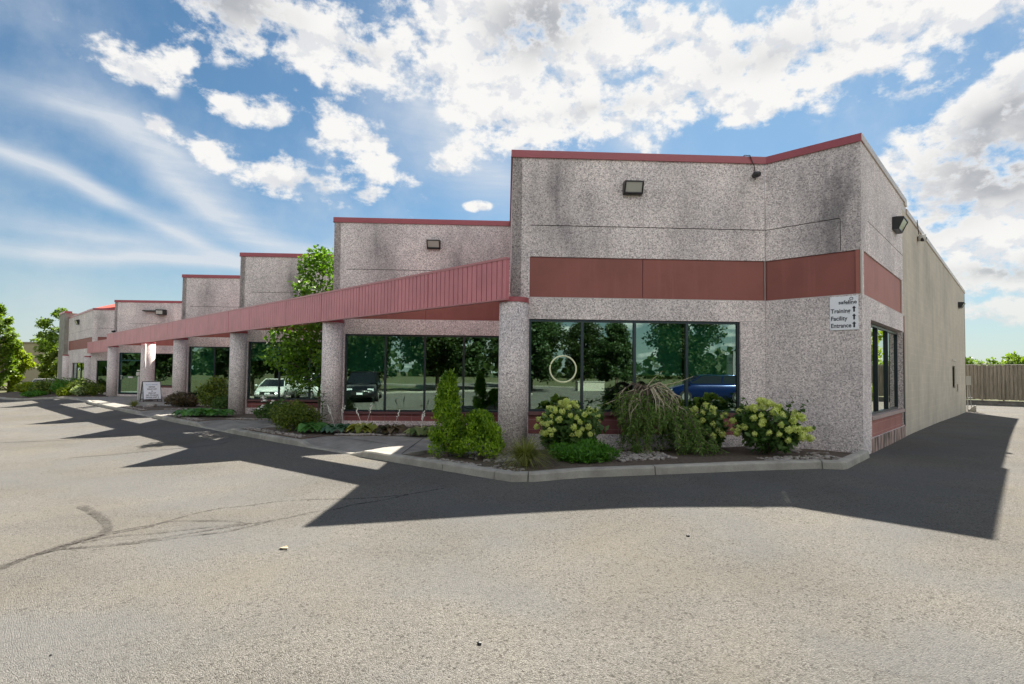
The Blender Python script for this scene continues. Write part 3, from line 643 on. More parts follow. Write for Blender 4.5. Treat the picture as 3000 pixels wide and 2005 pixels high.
# --- end unit, front wall facing the camera (45 degrees to the row)
WA = Wall(TK(0), (1, 1), 5.397)
facade(WA, [(.38, 4.855, .235, 2.625)], (.38, 5.397), (.38, 5.40), (2.77,), cop1=5.42)
window(WA, .385, 4.85, .70, 2.62, (1.50, 2.61, 3.725), [(2.64, 3.70, 1.50), (3.75, 4.80, 1.50)], label='four-pane tinted window of the end unit, right of the nearest column')
q = MB(); WA.box(q, .385, 4.85, .24, .62, -.18, -.03); q.build('block_apron', REDBLOCK, BLD)
q = MB(); WA.box(q, .385, 4.85, -.6, .235, -.18, -.06); q.build('foundation', mat('pale_foundation', rough=.9, fn=f_concrete((.38, .37, .33))), BLD)
q = MB(); WA.box(q, 5.385, 5.397, 2.66, 6.02, -.01, .004); q.build('panel_joint', JOINT, BLD)
# --- end unit, left flank going back behind the canopy
WB = Wall((-1.780, 0), (1, 0), 1.778)
facade(WB, [], (0, 1.765), (0, 1.42, 1.415), (), cop0=-.02, cop1=1.80)
q = MB(); WB.box(q, 0.0, 1.74, 2.625, 2.64, -.01, .003); WA.box(q, 4.87, 5.38, 2.625, 2.64, -.01, .003); q.build('panel_joint', JOINT, BLD)
# --- end unit, side wall
WC = Wall((0, .004), (0, 1), 4.70)
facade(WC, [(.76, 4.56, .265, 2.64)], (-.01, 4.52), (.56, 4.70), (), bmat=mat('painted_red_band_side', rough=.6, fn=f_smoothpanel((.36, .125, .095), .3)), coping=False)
q = MB(); WC.box(q, .245, 5.30, H, HT, -.25, .028); WC.box(q, -.034, .245, H, HT+.002, .0215, .030); WC.box(q, 5.0, 5.31, H-.06, H+.0, -.25, .032); q.build('coping', mat('cream_coping', rough=.4, fn=f_smoothpanel((.50, .43, .36), .15)), BLD)
for a_, b_ in ((-.006, .045), (4.50, 4.56)):
    q = MB(); WC.box(q, a_, b_, 3.072, 3.928, -.022, .008); q.build('band_corner_trim', CREAMTRIM, BLD)
window(WC, .80, 4.50, .70, 2.60, (1.98, 3.16), (), GLASSC, False, inset=.12, label='side window of the end unit, facing the drive')
q = MB(); WC.box(q, .76, 4.56, .62, .70, -.20, .02); q.build('sill', mat('side_sill', rough=.6, fn=f_smoothpanel((.36, .27, .25), .3)), BLD)
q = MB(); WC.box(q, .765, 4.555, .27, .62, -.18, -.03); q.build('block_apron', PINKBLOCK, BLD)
q = MB(); WC.box(q, .72, 4.72, -.7, .262, -.18, .015); q.build('foundation', FOUND, BLD)
q = MB(); WC.box(q, 4.70, 4.75, .25, 3.05, -.1, .02); q.build('corner_trim', mat('downpipe_trim', (.35, .22, .18), .6), BLD)
q = MB(); WC.box(q, 4.57, 4.64, .30, 2.62, -.02, .02); q.build('window_trim', FRAME, BLD)
# painted block side wall
WD = Wall((0, 4.70), (0, 1), 18.95)
mb = MB(); wallgrid(mb, WD.o[:2], WD.d[:2], WD.n[:2], WD.L, -1.3, 5.80, [(12.15, 13.35, 1.04, 1.98), (13.95, 14.75, .90, 1.18)], .2)
side = mb.build('block_side_wall', CREAMBLOCK, BLD)
q = MB(); WD.box(q, .60, 18.98, 5.80, 5.93, -.24, .03); WD.box(q, 0, .60, 5.8, H, -.2, 0.0); q.build('coping', MATS['cream_coping'], BLD)
window(WD, 12.15, 13.35, 1.04, 1.98, (), (), GLASSC, False, inset=.05, fr=FRAMED, label='small side window far along the block wall')
q = MB(); WD.box(q, 13.95, 14.75, .90, 1.18, -.19, -.08); q.build('vent_recess', BLACK, BLD)
q = MB(); WD.box(q, 13.93, 14.78, .87, .90, -.02, .03); q.build('vent_sill', CREAMTRIM, BLD)
q = MB(); WD.box(q, 12.0, 13.5, 2.2, 2.26, -.01, .03); q.build('lintel', CREAMTRIM, BLD)
# rear, inner and roof
q = MB(); q.box(-66, .0, 23.45, 23.65, -1.3, 5.8); q.build('rear_wall', CREAMBLOCK, BLD)
q = MB(); q.box(-66, -.2, .25, 23.44, 5.30, 5.42)
for k in range(0, 7):
    x, y = TK(k)
    if k == 4: continue
    q.prism([(x+.0, y+.35), (x+3.75, .22), (x-3.75, .22)] if k < 6 else [(x, y+.35), (x+3.75, .22), (-66, .22), (-66, y+.3)], 5.30, 5.42)
q.build('roof', ROOF, BLD)
q = MB()
q.obox((-9.0, .05, -1), (3.6, 3.6, 0), (-.05, .05, 0), (0, 0, 6)); q.box(-66, -1.2, 2.9, 3.0, -1, 5.2)
q.build('interior_partition', INNER, BLD)
q = MB(); q.box(-65.9, -.25, -3.7, 2.9, 2.72, 2.76); 
ceil = MB(); ceil.prism([(-.25, .1), (-.25, 2.9), (-65.5, 2.9), (-65.5, .1)], 2.80, 2.84)
for k in range(0, 6):
    if k == 4: continue
    x, y = TK(k); ceil.prism([(x+.1, y+.4), (x+3.6, .08), (x-3.6, .08)], 2.80, 2.84)
ceil.build('interior_ceiling', mat('interior_ceiling_tile', (.28, .28, .26), .9), BLD)
mb = MB(); mb.box(-65.9, -.3, .2, 2.9, -.3, -.28)
mb.build('interior_floor', INNER, BLD)
# --- the teeth of the row: front panel and return of each
for k in (1, 2, 3, 5):
    x, y = TK(k); w = Wall((x, y), (1, 1), 5.36); wr = Wall((x, y), (-1, 1), 5.36, -1)
    if k < 5:
        z0 = {1: .28, 2: .33, 3: -.05}[k]
        facade(w, [(.39, 5.10, -.02 if k == 3 else .0, 2.62)], (.38, 5.3), (.38, 5.34), (2.80,))
        bl = {1: [(.40, 1.59, 1.52), (1.62, 2.76, .98)], 2: [(.43, 1.6, 1.9)], 3: [(.43, 1.62, 1.0)]}[k]
        window(w, .395, 5.095, max(z0, .28) if k < 3 else .02, 2.615, (1.60, 2.79, 3.97) if k < 3 else (1.62, 2.5, 3.7), bl, label={1: 'window between the two nearest columns, shades part-drawn', 2: 'window behind the courtyard tree', 3: 'full-height glazing left of the tree'}[k])
        if k < 3:
            q = MB(); w.box(q, .395, 5.095, -.6, .20, -.18, -.03); q.build('block_apron', REDBLOCK, BLD)
        else:
            q = MB(); w.box(q, .395, 5.095, -.6, .015, -.18, -.03); q.build('foundation', MATS['pale_foundation'], BLD)
    else:
        facade(w, [(.39, 2.02, -.25, 2.58), (2.70, 5.10, .22, 2.55)], (.38, 5.3), (.9, 5.3), (1.95,))
        dr = window(w, .39, 2.02, -.17, 2.57, (), (), DGLASS, False, .21, fr=mat('teal_door_frame', (.02, .09, .10), .35, .3), name='door', label='teal framed glass entrance door with grid bars')
        for za, zb_ in ((2.03, 2.09), (.90, .94)): q = MB(); w.box(q, .42, 1.99, za, zb_, -.13, -.05); q.build('door_rail', MATS['teal_door_frame'], dr)
        q = MB(); w.box(q, .56, .60, .75, .95, -.05, .02); w.box(q, .54, .66, .98, 1.03, -.05, .02); q.build('door_handle', ALU, dr)
        q = MB(); w.box(q, 1.0, 1.32, .86, .96, -.056, -.05); q.build('mail_slot', WHITE, dr)
        window(w, 2.72, 5.08, .35, 2.54, (), (), GLASS, True, .24, label='barred window right of the teal door')
        q = MB(); w.box(q, 2.705, 5.09, -.6, .27, -.18, -.03); q.build('block_apron', REDBLOCK, BLD)
    facade(wr, [], (.38, 5.3), None, ())
w = Wall(TK(0), (-1, 1), 5.36, -1); facade(w, [], (.38, 5.3), None, ())
w = Wall((-39.75, -.04), (1, 0), 7.6); facade(w, [(1.0, 4.5, .3, 2.6)], (.1, 7.5), None, ()); window(w, 1.0, 4.5, .3, 2.6, (2.2, 3.4), label='recessed window behind the free-standing column')
# --- left end unit
x6, y6 = TK(6)
w = Wall((x6, y6), (1, 1), 5.36); facade(w, [(.39, 5.1, -.3, 2.1)], (.38, 5.3), (.3, 5.34), ()); window(w, .395, 5.09, -.28, 2.09, (1.5, 2.8), label='window at the far left end, right of the round corner column')
w = Wall((-62.7, y6), (1, 0), 11.62); facade(w, [(2.6, 8.6, -.2, 1.95)], (.2, 11.5), (.1, 11.3), (5.9,)); window(w, 2.61, 8.59, -.1, 1.94, (4.6, 6.6), (), label='window of the farthest unit behind the shrubs')
mb = MB(); mb.box(-66.0, -62.71, y6-.30, y6+6, -1.4, 6.55); mb.build('end_pier', mat('end_pier_concrete', rough=.9, fn=f_concrete((.30, .29, .26))), BLD)
mb = MB(); mb.box(-66.06, -62.68, y6-.34, y6+.2, 6.55, 6.72); mb.build('coping', REDTRIM, BLD)
# red sheet-metal hood behind the parapet of the far unit
mb = MB(); RH = [(-64.5, -3.4, 6.35), (-56.0, -3.4, 6.45), (-54.6, -1.6, 6.75), (-58.5, -1.2, 7.35), (-62.0, -1.4, 7.3), (-64.6, -2.0, 7.0)]
mb.poly([RH[0], RH[1], RH[3], RH[4], RH[5]]); mb.poly([RH[1], RH[2], RH[3]]); mb.poly([RH[0], RH[5], (-64.6, -2.0, 6.0), (-64.5, -3.4, 6.0)]); mb.poly([RH[2], (-54.6, -1.6, 6.0), (-64.6, -2.0, 6.0), RH[5], RH[4], RH[3]])
mb.build('roof_hood', mat('orange_red_metal', (.62, .10, .06), .45), BLD)
# --- round columns under each tooth with red collars
def column(x, y, zt=2.93, r=.30):
    zb = ZR(x, y)-.3; mb = MB(); mb.lathe((x, y, 0), [(r, zb), (r, zt)], 40); c = mb.build('column', AGG, BLD, False)
    for p in c.data.polygons: p.use_smooth = len(p.vertices) == 4
    mb = MB(); mb.lathe((x, y, 0), [(r+.012, zt), (r+.012, zt+.10)], 40); mb.build('collar', REDTRIM, c)
for k in (0, 1, 2, 3, 5): x, y = TK(k); column(x+.10, y-.02)
column(-34.75, -3.75, 2.93, .34); column(-51.7, -3.85, 2.35, .33); column(-62.2, -3.95, 2.6, .3)
# --- free-standing ribbed fascia that ties the teeth together
def fascia(x0, x1, y, z0, z1):
    core = MB(); core.box(x0, x1, y+.03, y+.085, z0+.02, z1-.01); root = core.build('canopy_fascia', REDMETAL, BLD)
    rb = MB(); xs_ = np.arange(x0, x1-.001, .1525)
    for a in xs_:
        b = min(a+.1525, x1)
        # shallow box rib: flat pan with a narrow dark reveal
        rb.box(a+.010, b-.010, y, y+.03, z0+.03, z1-.02)
    rb.build('ribbed_cladding', REDMETAL, root)
    for xs2 in np.arange(x0+2.1, x1-.4, 3.05):
        sm = MB(); sm.box(xs2, xs2+.012, y-.003, y+.03, z0+.03, z1-.02); sm.build('cladding_seam', REDTRIM, root)
    tr = MB(); tr.box(x0, x1, y-.012, y+.095, z0, z0+.028); tr.box(x0, x1, y-.014, y+.095, z1-.02, z1+.03); tr.build('edge_trim', mat('pink_edge_trim', (.42, .17, .18), .4), root)
for a, b in ((-13.10, -5.36), (-20.7, -13.12), (-28.25, -20.72), (-43.45, -28.27)): fascia(a, b, -4.22, 2.95, 3.785)
fascia(-51.6, -43.9, -4.05, 2.64, 3.47)

# ------------------------------------------------------------------ things fixed to the walls
def wall_light(w, a, z, label, wd=.42, hh=.30, double=False):
    o = w.P(a, z, .0); root = empty('wall_light', o); tag(root, label, 'wall light', 'floodlights on the walls')
    d, n, u = w.d, w.n, Vector((0, 0, 1))
    q = MB(); q.obox(-d*wd/2-u*hh/2, d*wd, n*.09, u*hh)
    # wedge-shaped hood over the lens
    A = [-d*wd/2+u*hh/2+n*.09, d*wd/2+u*hh/2+n*.09, d*wd/2+u*hh*.42+n*.24, -d*wd/2+u*hh*.42+n*.24]
    q.quad(*A); q.quad(A[3], A[2], A[2]-u*.03, A[3]-u*.03)
    for s in (-1, 1):
        e0 = d*s*wd/2; q.poly([e0+u*hh/2+n*.09, e0+u*hh*.42+n*.24, e0+u*hh*.30+n*.24, e0-u*hh*.5+n*.11, e0-u*hh*.5+n*.09])
    q.quad(-d*wd/2-u*hh*.5+n*.09, d*wd/2-u*hh*.5+n*.09, d*wd/2-u*hh*.5+n*.12, -d*wd/2-u*hh*.5+n*.12)
    q.build('housing', BLACK, root)
    q = MB(); q.quad(-d*wd*.42-u*hh*.42+n*.115, d*wd*.42-u*hh*.42+n*.115, d*wd*.42+u*hh*.30+n*.225, -d*wd*.42+u*hh*.30+n*.225); q.build('lens', LENS, root)
    q = MB()
    for s in (-1, 1): q.obox(d*s*wd*.46-d*.012-u*hh*.46+n*.112, d*.024, n*.02, u*hh*.8+n*.11)
    q.obox(-d*wd*.46-u*hh*.46+n*.112, d*wd*.92, n*.02, u*.025); q.build('bezel', BLACK, root)
    return root
wall_light(WA, 2.53, 5.40, 'black framed floodlight high on the end unit, left of its wall joint', .40, .26)
w1 = Wall(TK(1), (1, 1), 5.36); wall_light(w1, 3.02, 5.38, 'black framed floodlight on the second wall, above the red canopy', .40, .26)
wall_light(WC, 3.55, 5.12, 'black floodlight seen from the side, on the end wall around the corner', .58, .30)
wall_light(WD, 15.4, 4.84, 'small floodlight at the far rear end of the block side wall', .5, .26)
w5 = Wall(TK(5), (1, 1), 5.36)
fl = empty('double_floodlight', w5.P(2.75, 5.37)); tag(fl, 'long black twin floodlight above the grey stain on the far wall', 'wall light', 'floodlights on the walls')
q = MB(); q.obox(-w5.d*.75+Vector((0, 0, .03)), w5.d*1.1, w5.n*.3, Vector((0, 0, .07))); q.build('arm', BLACK, fl)
q = MB(); q.obox(w5.d*.15-Vector((0, 0, .2)), w5.d*.55, w5.n*.35, Vector((0, 0, .36))); q.build('housing', BLACK, fl)
q = MB(); q.obox(w5.d*.2-Vector((0, 0, .16))+w5.n*.352, w5.d*.42, w5.n*.01, Vector((0, 0, .24))); q.build('lens', LENS, fl)
w6 = Wall((-62.7, TK(6)[1]), (1, 0), 11.6); wall_light(w6, 5.2, 5.42, 'tiny black floodlight on the lilac-grey wall of the farthest unit', .8, .4)

def dome_camera(w, a, z, label, r, hood=False, cable=True, mt=CAMB):
    root = empty('security_camera', w.P(a, z, 0)); tag(root, label, 'security camera', 'security cameras on the building')
    q = MB(); n = w.n; q.tube([Vector((0, 0, 0)), n*.05], r*.7, 16); q.build('mount', mt, root)
    q = MB()
    prof = [(r*math.sin(t), -r*math.cos(t)*.9) for t in np.linspace(0.15, math.pi*.62, 8)]
    q.lathe(tuple(n*(r+.03)), prof, 20); q.build('dome', mt, root, True)
    if hood:
        q = MB(); q.tube([n*.03+Vector((0, 0, r*.25)), n*(r*2.1)+Vector((0, 0, r*.15))], [r*.95, r*1.05], 18); q.build('hood', WHITECAM, root, True)
    if cable:
        q = MB(); q.tube([n*.03+Vector((0, 0, r*.5)), n*.05+w.d*(-.03)+Vector((0, 0, .2)), n*.05+w.d*(-.12)+Vector((0, 0, .42)), n*.03+w.d*(-.22)+Vector((0, 0, (HT-z)+.02)), -n*.06+w.d*(-.25)+Vector((0, 0, (HT-z)+.01))], .011, 5); q.build('cable', mat('cable_black', (.04, .02, .02), .5), root)
    return root
dome_camera(WA, 5.17, 5.76, 'round black security camera hanging by a cable at the end unit joint', .085)
dome_camera(WC, 7.35, 5.52, 'pale hooded security camera below the cream coping of the side wall', .10, True, False)
q = MB(); q.tube([WC.P(7.0, 6.0, .04), WC.P(7.02, 5.85, .05), WC.P(7.2, 5.62, .05)], .012, 5); tag(q.build('camera_cable', MATS['cable_black']), 'thin cable dropping over the parapet to the hooded camera', 'cable')
dome_camera(Wall(TK(5), (1, 1), 5.36), .05, 4.02, 'small dark security camera at the left end of the long canopy', .11, False, False)

def text(body, size, loc, rot, mt, parent, name='lettering', align='LEFT', ext=.001, sx=1.0, off=0.0, shear=0.0):
    c = bpy.data.curves.new(name, 'FONT'); c.body = body; c.size = size; c.align_x = align; c.extrude = ext; c.offset = off; c.shear = shear
    c.materials.append(mt); o = bpy.data.objects.new(name, c); COL.objects.link(o); o.location = loc; o.rotation_euler = rot; o.scale = (sx, 1, 1); o.parent = parent
    me = bpy.data.meshes.new_from_object(o.evaluated_get(bpy.context.evaluated_depsgraph_get())); bpy.data.objects.remove(o)
    o = bpy.data.objects.new(name, me); COL.objects.link(o); o.location = loc; o.rotation_euler = rot; o.scale = (sx, 1, 1); o.parent = parent
    return o
# --- the Training Facility sign on the end unit
SG = empty('wall_sign', WB.P(1.23, 2.39, 0)); tag(SG, 'white wall sign reading Training Facility Entrance with three black arrows', 'sign')
q = MB(); q.box(0, .49, -.022, -.004, 0, .655); q.build('panel', WHITE, SG, bevel=.006)
rx = (R_(90), 0, 0)
for t_, z in (('Training', .335), ('Facility', .19), ('Entrance', .05)):
    text(t_, .115, (.018, -.0235, z), rx, INK, SG, off=.0022, sx={'Training': .90, 'Facility': .90, 'Entrance': .86}[t_])
for z in (.345, .195, .045):
    q = MB(); q.poly([(.405, -.0245, z), (.435, -.0245, z), (.435, -.0245, z+.07), (.455, -.0245, z+.07), (.42, -.0245, z+.115), (.385, -.0245, z+.07), (.405, -.0245, z+.07)]); q.build('arrow', INK, SG)
text('safeline', .098, (.155, -.0235, .535-.03), rx, INK, SG, sx=1.08, off=.0022)
q = MB(); pr = [(.375+.028*math.cos(a), -.0245, .602+.026*math.sin(a)) for a in np.linspace(0, 2*math.pi, 25)]; q.tube(pr, .0055, 5, False); q.build('ring_mark', mat('grey_ink', (.08, .08, .10), .6), SG)
q = MB(); q.box(.27, .42, -.0245, -.0235, .493, .496); q.build('underline', MATS['grey_ink'], SG)
q = MB()
for x in (.02, .47):
    for z in (.025, .63): q.tube([(x, -.03, z), (x, -.02, z)], .006, 8)
q.build('screws', ALU, SG)
# --- A-frame sign
AF = empty('sidewalk_sign', (-33.85, -3.75, ZR(-33.7, -3.7)+.125), R_(92)); tag(AF, 'white A-frame sign with black framed panels on the walkway', 'sign')
wd, ht, sp = .84, 1.12, .34
for s, nm in ((-1, 'front_panel'), (1, 'rear_panel')):
    fr = MB()
    def pp(u_, v_, o_=0): return Vector((u_, s*(sp*(1-v_/ht)+.015)+s*o_, v_))
    for a, b in (((-wd/2, 0), (-wd/2, ht)), ((wd/2, 0), (wd/2, ht)), ((-wd/2, .13), (wd/2, .13)), ((-wd/2, ht), (wd/2, ht))): fr.tube([pp(*a), pp(*b)], .02, 6)
    f = fr.build('frame', BLACK, AF)
    q = MB(); q.obox(pp(-wd/2+.015, .15, .004), Vector((wd-.03, 0, 0)), pp(0, ht-.02)-pp(0, .15), Vector((0, s*.008, 0))); q.build(nm, mat('pale_blue_panel', (.86, .91, .98), .45), AF)
    if s == -1:
        tilt = math.atan2(sp, ht)
        for t_, v_, z in (('REPAIR', .098, .79), ('DROP OFF', .098, .67), ('&', .09, .565), ('PICK UP', .098, .45), ('GO TO BACK', .098, .335), ('DOOR UNIT 5', .098, .22)):
            p_ = pp(0, z, .017); text(t_, v_, p_, (R_(90)-tilt, 0, 0), INK, AF, align='CENTER', off=.002, sx=.98)
        p_ = pp(0, .92, .017); text('AUTO REPAIR', .09, p_, (R_(90)-tilt, 0, 0), mat('pale_blue_ink', (.25, .38, .55), .6), AF, align='CENTER')
        q = MB(); q.obox(pp(-.33, .17, .016), Vector((.66, 0, 0)), Vector((0, 0, .012)), Vector((0, -.002, 0))); q.build('rule', MATS['grey_ink'], AF)
q = MB(); q.box(-wd/2-.01, -wd/2+.01, -.19, .19, .48, .505); q.build('spreader', BLACK, AF)
# pale blade sign fixed to the free-standing column, and a small white notice box
q = MB(); q.poly([(-33.98, -4.0, 2.88), (-33.6, -4.15, 2.88), (-33.6, -4.15, 2.0), (-33.98, -4.0, 1.55)]); q.poly([(-34.0, -4.02, 2.88), (-34.0, -4.02, 1.55), (-33.62, -4.17, 2.0), (-33.62, -4.17, 2.88)])
tag(q.build('blade_sign', mat('pale_sign', (.62, .60, .58), .5)), 'pale tapering blade sign on the right side of the free-standing column', 'sign')
q = MB(); q.box(-35.5, -35.2, -4.05, -3.9, -.3, 1.05); q.box(-35.62, -35.12, -4.1, -3.85, 1.1, 1.3); q.box(-35.6, -35.2, -4.08, -3.9, 1.36, 1.42)
tag(q.build('downpipe', mat('pale_pipe', (.42, .40, .40), .5)), 'pale square pipe with a box head left of the free-standing column', 'pipe')
# --- decal ring and litter in the window of the end unit
q = MB(); c0 = WA.P(1.10, 1.585, -.06); q.tube([c0+WA.d*.275*math.cos(a)+Vector((0, 0, .275*math.sin(a))) for a in np.linspace(0, 2*math.pi, 49)], .017, 6, False)
tag(q.build('window_ring', mat('pale_ring', (.92, .94, .62), .4)), 'thin pale ring on the leftmost pane of the end unit', 'decal')

# ------------------------------------------------------------------ planting
def sub(o, g=None): return o
def bush(name, loc, label, cat, mt, lumps, n, size, aspect=.6, stem=True, group=None, jit=.8, shell=.45, axis_up=0.0):
    root = empty(name, loc); tag(root, label, cat, group)
    p, d, idx = blobpts(n, lumps, shell); keep = p[:, 2] > 0.01; p, d = p[keep], d[keep]
    ax = None
    if axis_up: ax = d*(1-axis_up)+np.array([0, 0, axis_up])
    tv = None
    leaves('foliage', mt, p, d, size, aspect, root, tv, ax, jit)
    if stem:
        q = MB(); h = max(l[2] for l in lumps)
        for k in range(4): a = k*1.6+.3; q.tube([(0, 0, -.05), (math.cos(a)*.05, math.sin(a)*.05, h*.4), (math.cos(a)*.16, math.sin(a)*.16, h*.85)], [.018, .012, .005], 5)
        q.build('stems', BARK, root)
    return root
# conical arborvitae and the low globe grown into it
def arborvitae(name, loc, h, w, label, globe=False, seed=1):
    root = empty(name, loc); tag(root, label, 'shrub'); g = random.Random(seed)
    n = 9000 if not globe else 9000; L = []
    if not globe:
        for i in range(70):
            t = g.random()**.85; z = .10+t*(h-.2); rr = w*(1-t)**.62*(.92)+.03; a = g.uniform(0, 6.28)
            if t < .12: rr *= .9
            L.append((math.cos(a)*rr*.62, math.sin(a)*rr*.62, z, .085+.07*(1-t), .085+.07*(1-t), .17))
    else:
        for i in range(70):
            a = g.uniform(0, 6.28); e = g.uniform(.0, 1.45); L.append((math.cos(a)*math.cos(e)*w*.72, math.sin(a)*math.cos(e)*w*.72, .14+math.sin(e)*(h-.28), .13, .13, .14))
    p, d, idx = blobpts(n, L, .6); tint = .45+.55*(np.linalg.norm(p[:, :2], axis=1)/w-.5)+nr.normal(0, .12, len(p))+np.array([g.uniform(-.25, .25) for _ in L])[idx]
    k = p[:, 2] > .02; p, d, tint = p[k], d[k], tint[k]
    ax = d*.55+np.array([0, 0, .8])
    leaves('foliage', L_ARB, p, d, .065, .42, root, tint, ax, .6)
    q = MB(); q.tube([(0, 0, -.08), (0, 0, h*.7)], [.035, .012], 6); q.build('trunk', BARK, root)
zb = lambda x, y, o=.055: ZR(x, y)+o
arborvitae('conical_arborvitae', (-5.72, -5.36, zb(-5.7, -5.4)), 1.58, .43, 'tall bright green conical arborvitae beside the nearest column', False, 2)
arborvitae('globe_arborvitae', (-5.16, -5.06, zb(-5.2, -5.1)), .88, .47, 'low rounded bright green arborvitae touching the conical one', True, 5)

def hydrangea(loc, w, h, nf, label, seed, dens=1.0, leafn=2600):
    root = empty('hydrangea', loc); tag(root, label, 'shrub', 'flowering hydrangeas in front of the end unit'); g = random.Random(seed)
    L = [(0, 0, h*.45, w*.8, w*.62, h*.42)]
    for i in range(14): a = g.uniform(0, 6.28); L.append((math.cos(a)*w*.55, math.sin(a)*w*.45, g.uniform(.3, .75)*h, w*.32, w*.32, h*.22))
    p, d, _ = blobpts(leafn, L, .5); k = p[:, 2] > .02
    leaves('foliage', L_HYD, p[k], d[k], .105, .62, root, None, d[k]*.7+np.array([0, 0, -.1]), .7)
    q = MB()
    for i in range(12):
        a = g.uniform(0, 6.28); q.tube([(0, 0, -.05), (math.cos(a)*w*.3, math.sin(a)*w*.3, h*.5), (math.cos(a)*w*.6, math.sin(a)*w*.5, h*.8)], [.012, .008, .005], 5)
    q.build('stems', BARK, root)
    sp_, sd2 = [], []
    for i in range(14):
        a = g.uniform(0, 6.28); tip = Vector((math.cos(a)*w*g.uniform(.9, 1.15), math.sin(a)*w*.9, h*g.uniform(.35, 1.08)))
        for j in range(16): u = g.uniform(.5, 1.05); sp_.append(tuple(Vector((0, 0, h*.3)).lerp(tip, u)+Vector((g.gauss(0, .03), g.gauss(0, .03), g.gauss(0, .03))))); sd2.append(tuple(tip.normalized()))
    leaves('foliage', L_HYD, sp_, sd2, .11, .6, root, None, None, .8)
    cdir = Vector((2.28-loc[0], -11.8-loc[1], 0)).normalized()
    for i in range(nf):
        for _ in range(50):
            a = g.uniform(0, 6.28); e = g.uniform(-.25, 1.45); v = Vector((math.cos(a)*math.cos(e), math.sin(a)*math.cos(e), math.sin(e)))
            if v.dot(cdir)*.8+v.z*.5 > .05 or g.random() < .08: break
        pos = Vector((v.x*w*g.uniform(.80, 1.16), v.y*w*.85*g.uniform(.85, 1.12), h*.47+v.z*h*g.uniform(.44, .60))); pos.z = max(.1, pos.z)
        o = bpy.data.objects.new('flower_head', FLOWERS[g.randrange(4)]); COL.objects.link(o); o.parent = root; o.location = pos; o.scale = [g.uniform(.72, 1.28)]*3; o.rotation_euler = (g.uniform(-.4, .4), g.uniform(-.4, .4), g.uniform(0, 6))
FLOWERS = []
for k in range(4):
    n = 150; d = nr.normal(0, 1, (n, 3)); d /= np.linalg.norm(d, axis=1)[:, None]; p = d*np.array([.050, .050, .046])*nr.uniform(.8, 1.08, n)[:, None]
    o = leaves('flower_head', L_FLO, p, d, .026, .9, None, None, None, .35); FLOWERS.append(o.data); bpy.data.objects.remove(o)
hydrangea((-4.13, -3.66, zb(-4.1, -3.6)), .66, .98, 62, 'hydrangea with cream flower heads, left of the drooping spruce', 3)
hydrangea((-2.40, -1.55, zb(-2.4, -1.5)), .42, .90, 32, 'smallest hydrangea, lime flower heads, right behind the drooping spruce', 4, leafn=1700)
hydrangea((-1.28, -1.35, zb(-1.3, -1.4)), .64, .95, 66, 'widest hydrangea, lime flower heads, against the blank corner wall', 9)

# weeping spruce: trunk, arching limbs, hanging needled branches
WS = empty('weeping_spruce', (-3.30, -2.28, zb(-3.3, -2.2))); tag(WS, 'untidy weeping spruce with bare pale twigs drooping before the window', 'tree')
g = random.Random(21); q = MB(); q.tube([(0, 0, -.1), (.03, 0, .5), (-.03, .02, 1.0), (-.02, 0, 1.32)], [.06, .05, .04, .03], 8); q.build('trunk', BARK, WS)
limbs = MB(); bare = MB(); np_, na_, nn_ = [], [], []
camr = Vector((.737, .675, 0)); camb = Vector((.675, -.737, 0))
for i in range(58):
    s = -1 if i % 2 else 1; r = g.uniform(.04, .62)*(1.0 if s < 0 else 1.05); dep = g.uniform(-.25, .5); top = g.uniform(1.05, 1.38)
    a0 = Vector((0, 0, top-.12)); a1 = camr*(s*r*.5)+camb*dep*.5+Vector((0, 0, top)); a2 = camr*(s*r)+camb*dep+Vector((0, 0, top-g.uniform(.15, .3))); L_ = g.uniform(.25, 1.05)
    a3 = a2-camr*(s*r*g.uniform(-.1, .35))+camb*g.uniform(-.05, .12)+Vector((0, 0, -L_*.6)); a4 = a3+camr*g.uniform(-.08, .08)+Vector((0, 0, -L_*.4)); a4.z = max(a4.z, .04)
    pts = [a0, a1, a2, a3, a4]; (bare if i % 4 == 0 else limbs).tube(pts, [.016, .013, .009, .005, .002], 5)
    for j in range(150):
        u = g.uniform(.30, 1.0)**.8*3.98; k = int(u); p = pts[k].lerp(pts[k+1], u-k); t = (pts[k+1]-pts[k]).normalized()
        if i % 4 == 0 and u < 2.4: continue
        o = Vector((g.gauss(0, 1), g.gauss(0, 1), g.gauss(0, 1)-.6)).normalized()
        p = p+o*g.uniform(0, .075); np_.append(tuple(p)); na_.append(tuple(o*.8+t*.8)); nn_.append(tuple(o.cross(t)))
for i in range(60):      # bare pale twigs fanning from the crown
    s = g.choice((-1, 1)); b = camr*(s*g.uniform(.05, .5))+camb*g.uniform(.1, .5)+Vector((0, 0, g.uniform(.85, 1.3))); e = b+camr*(s*g.uniform(0, .2))+Vector((0, 0, -g.uniform(.15, .5))); m = b.lerp(e, .5)+camr*s*.05+Vector((0, 0, .05))
    bare.tube([b, m, e], [.008, .006, .003], 5)
for P_ in ([(0, 0, 1.28), (.12, .05, 1.45), (.26, .16, 1.60)], [(.2, .2, 1.30), (.45, .42, 1.38), (.68, .62, 1.50)], [(-.1, -.1, 1.25), (-.45, -.42, 1.02), (-.72, -.62, .88)], [(.1, 0, 1.3), (.4, .2, 1.2), (.62, .3, .8)]):
    bare.tube(P_, [.014, .010, .004], 6)
    for j in range(60):
        u = g.uniform(.5, 1.99); k = int(u); p = Vector(P_[k]).lerp(Vector(P_[k+1]), u-k); o = Vector((g.gauss(0, 1), g.gauss(0, 1), g.gauss(0, 1))).normalized(); np_.append(tuple(p+o*.03)); na_.append(tuple(o)); nn_.append((0, 0, 1))
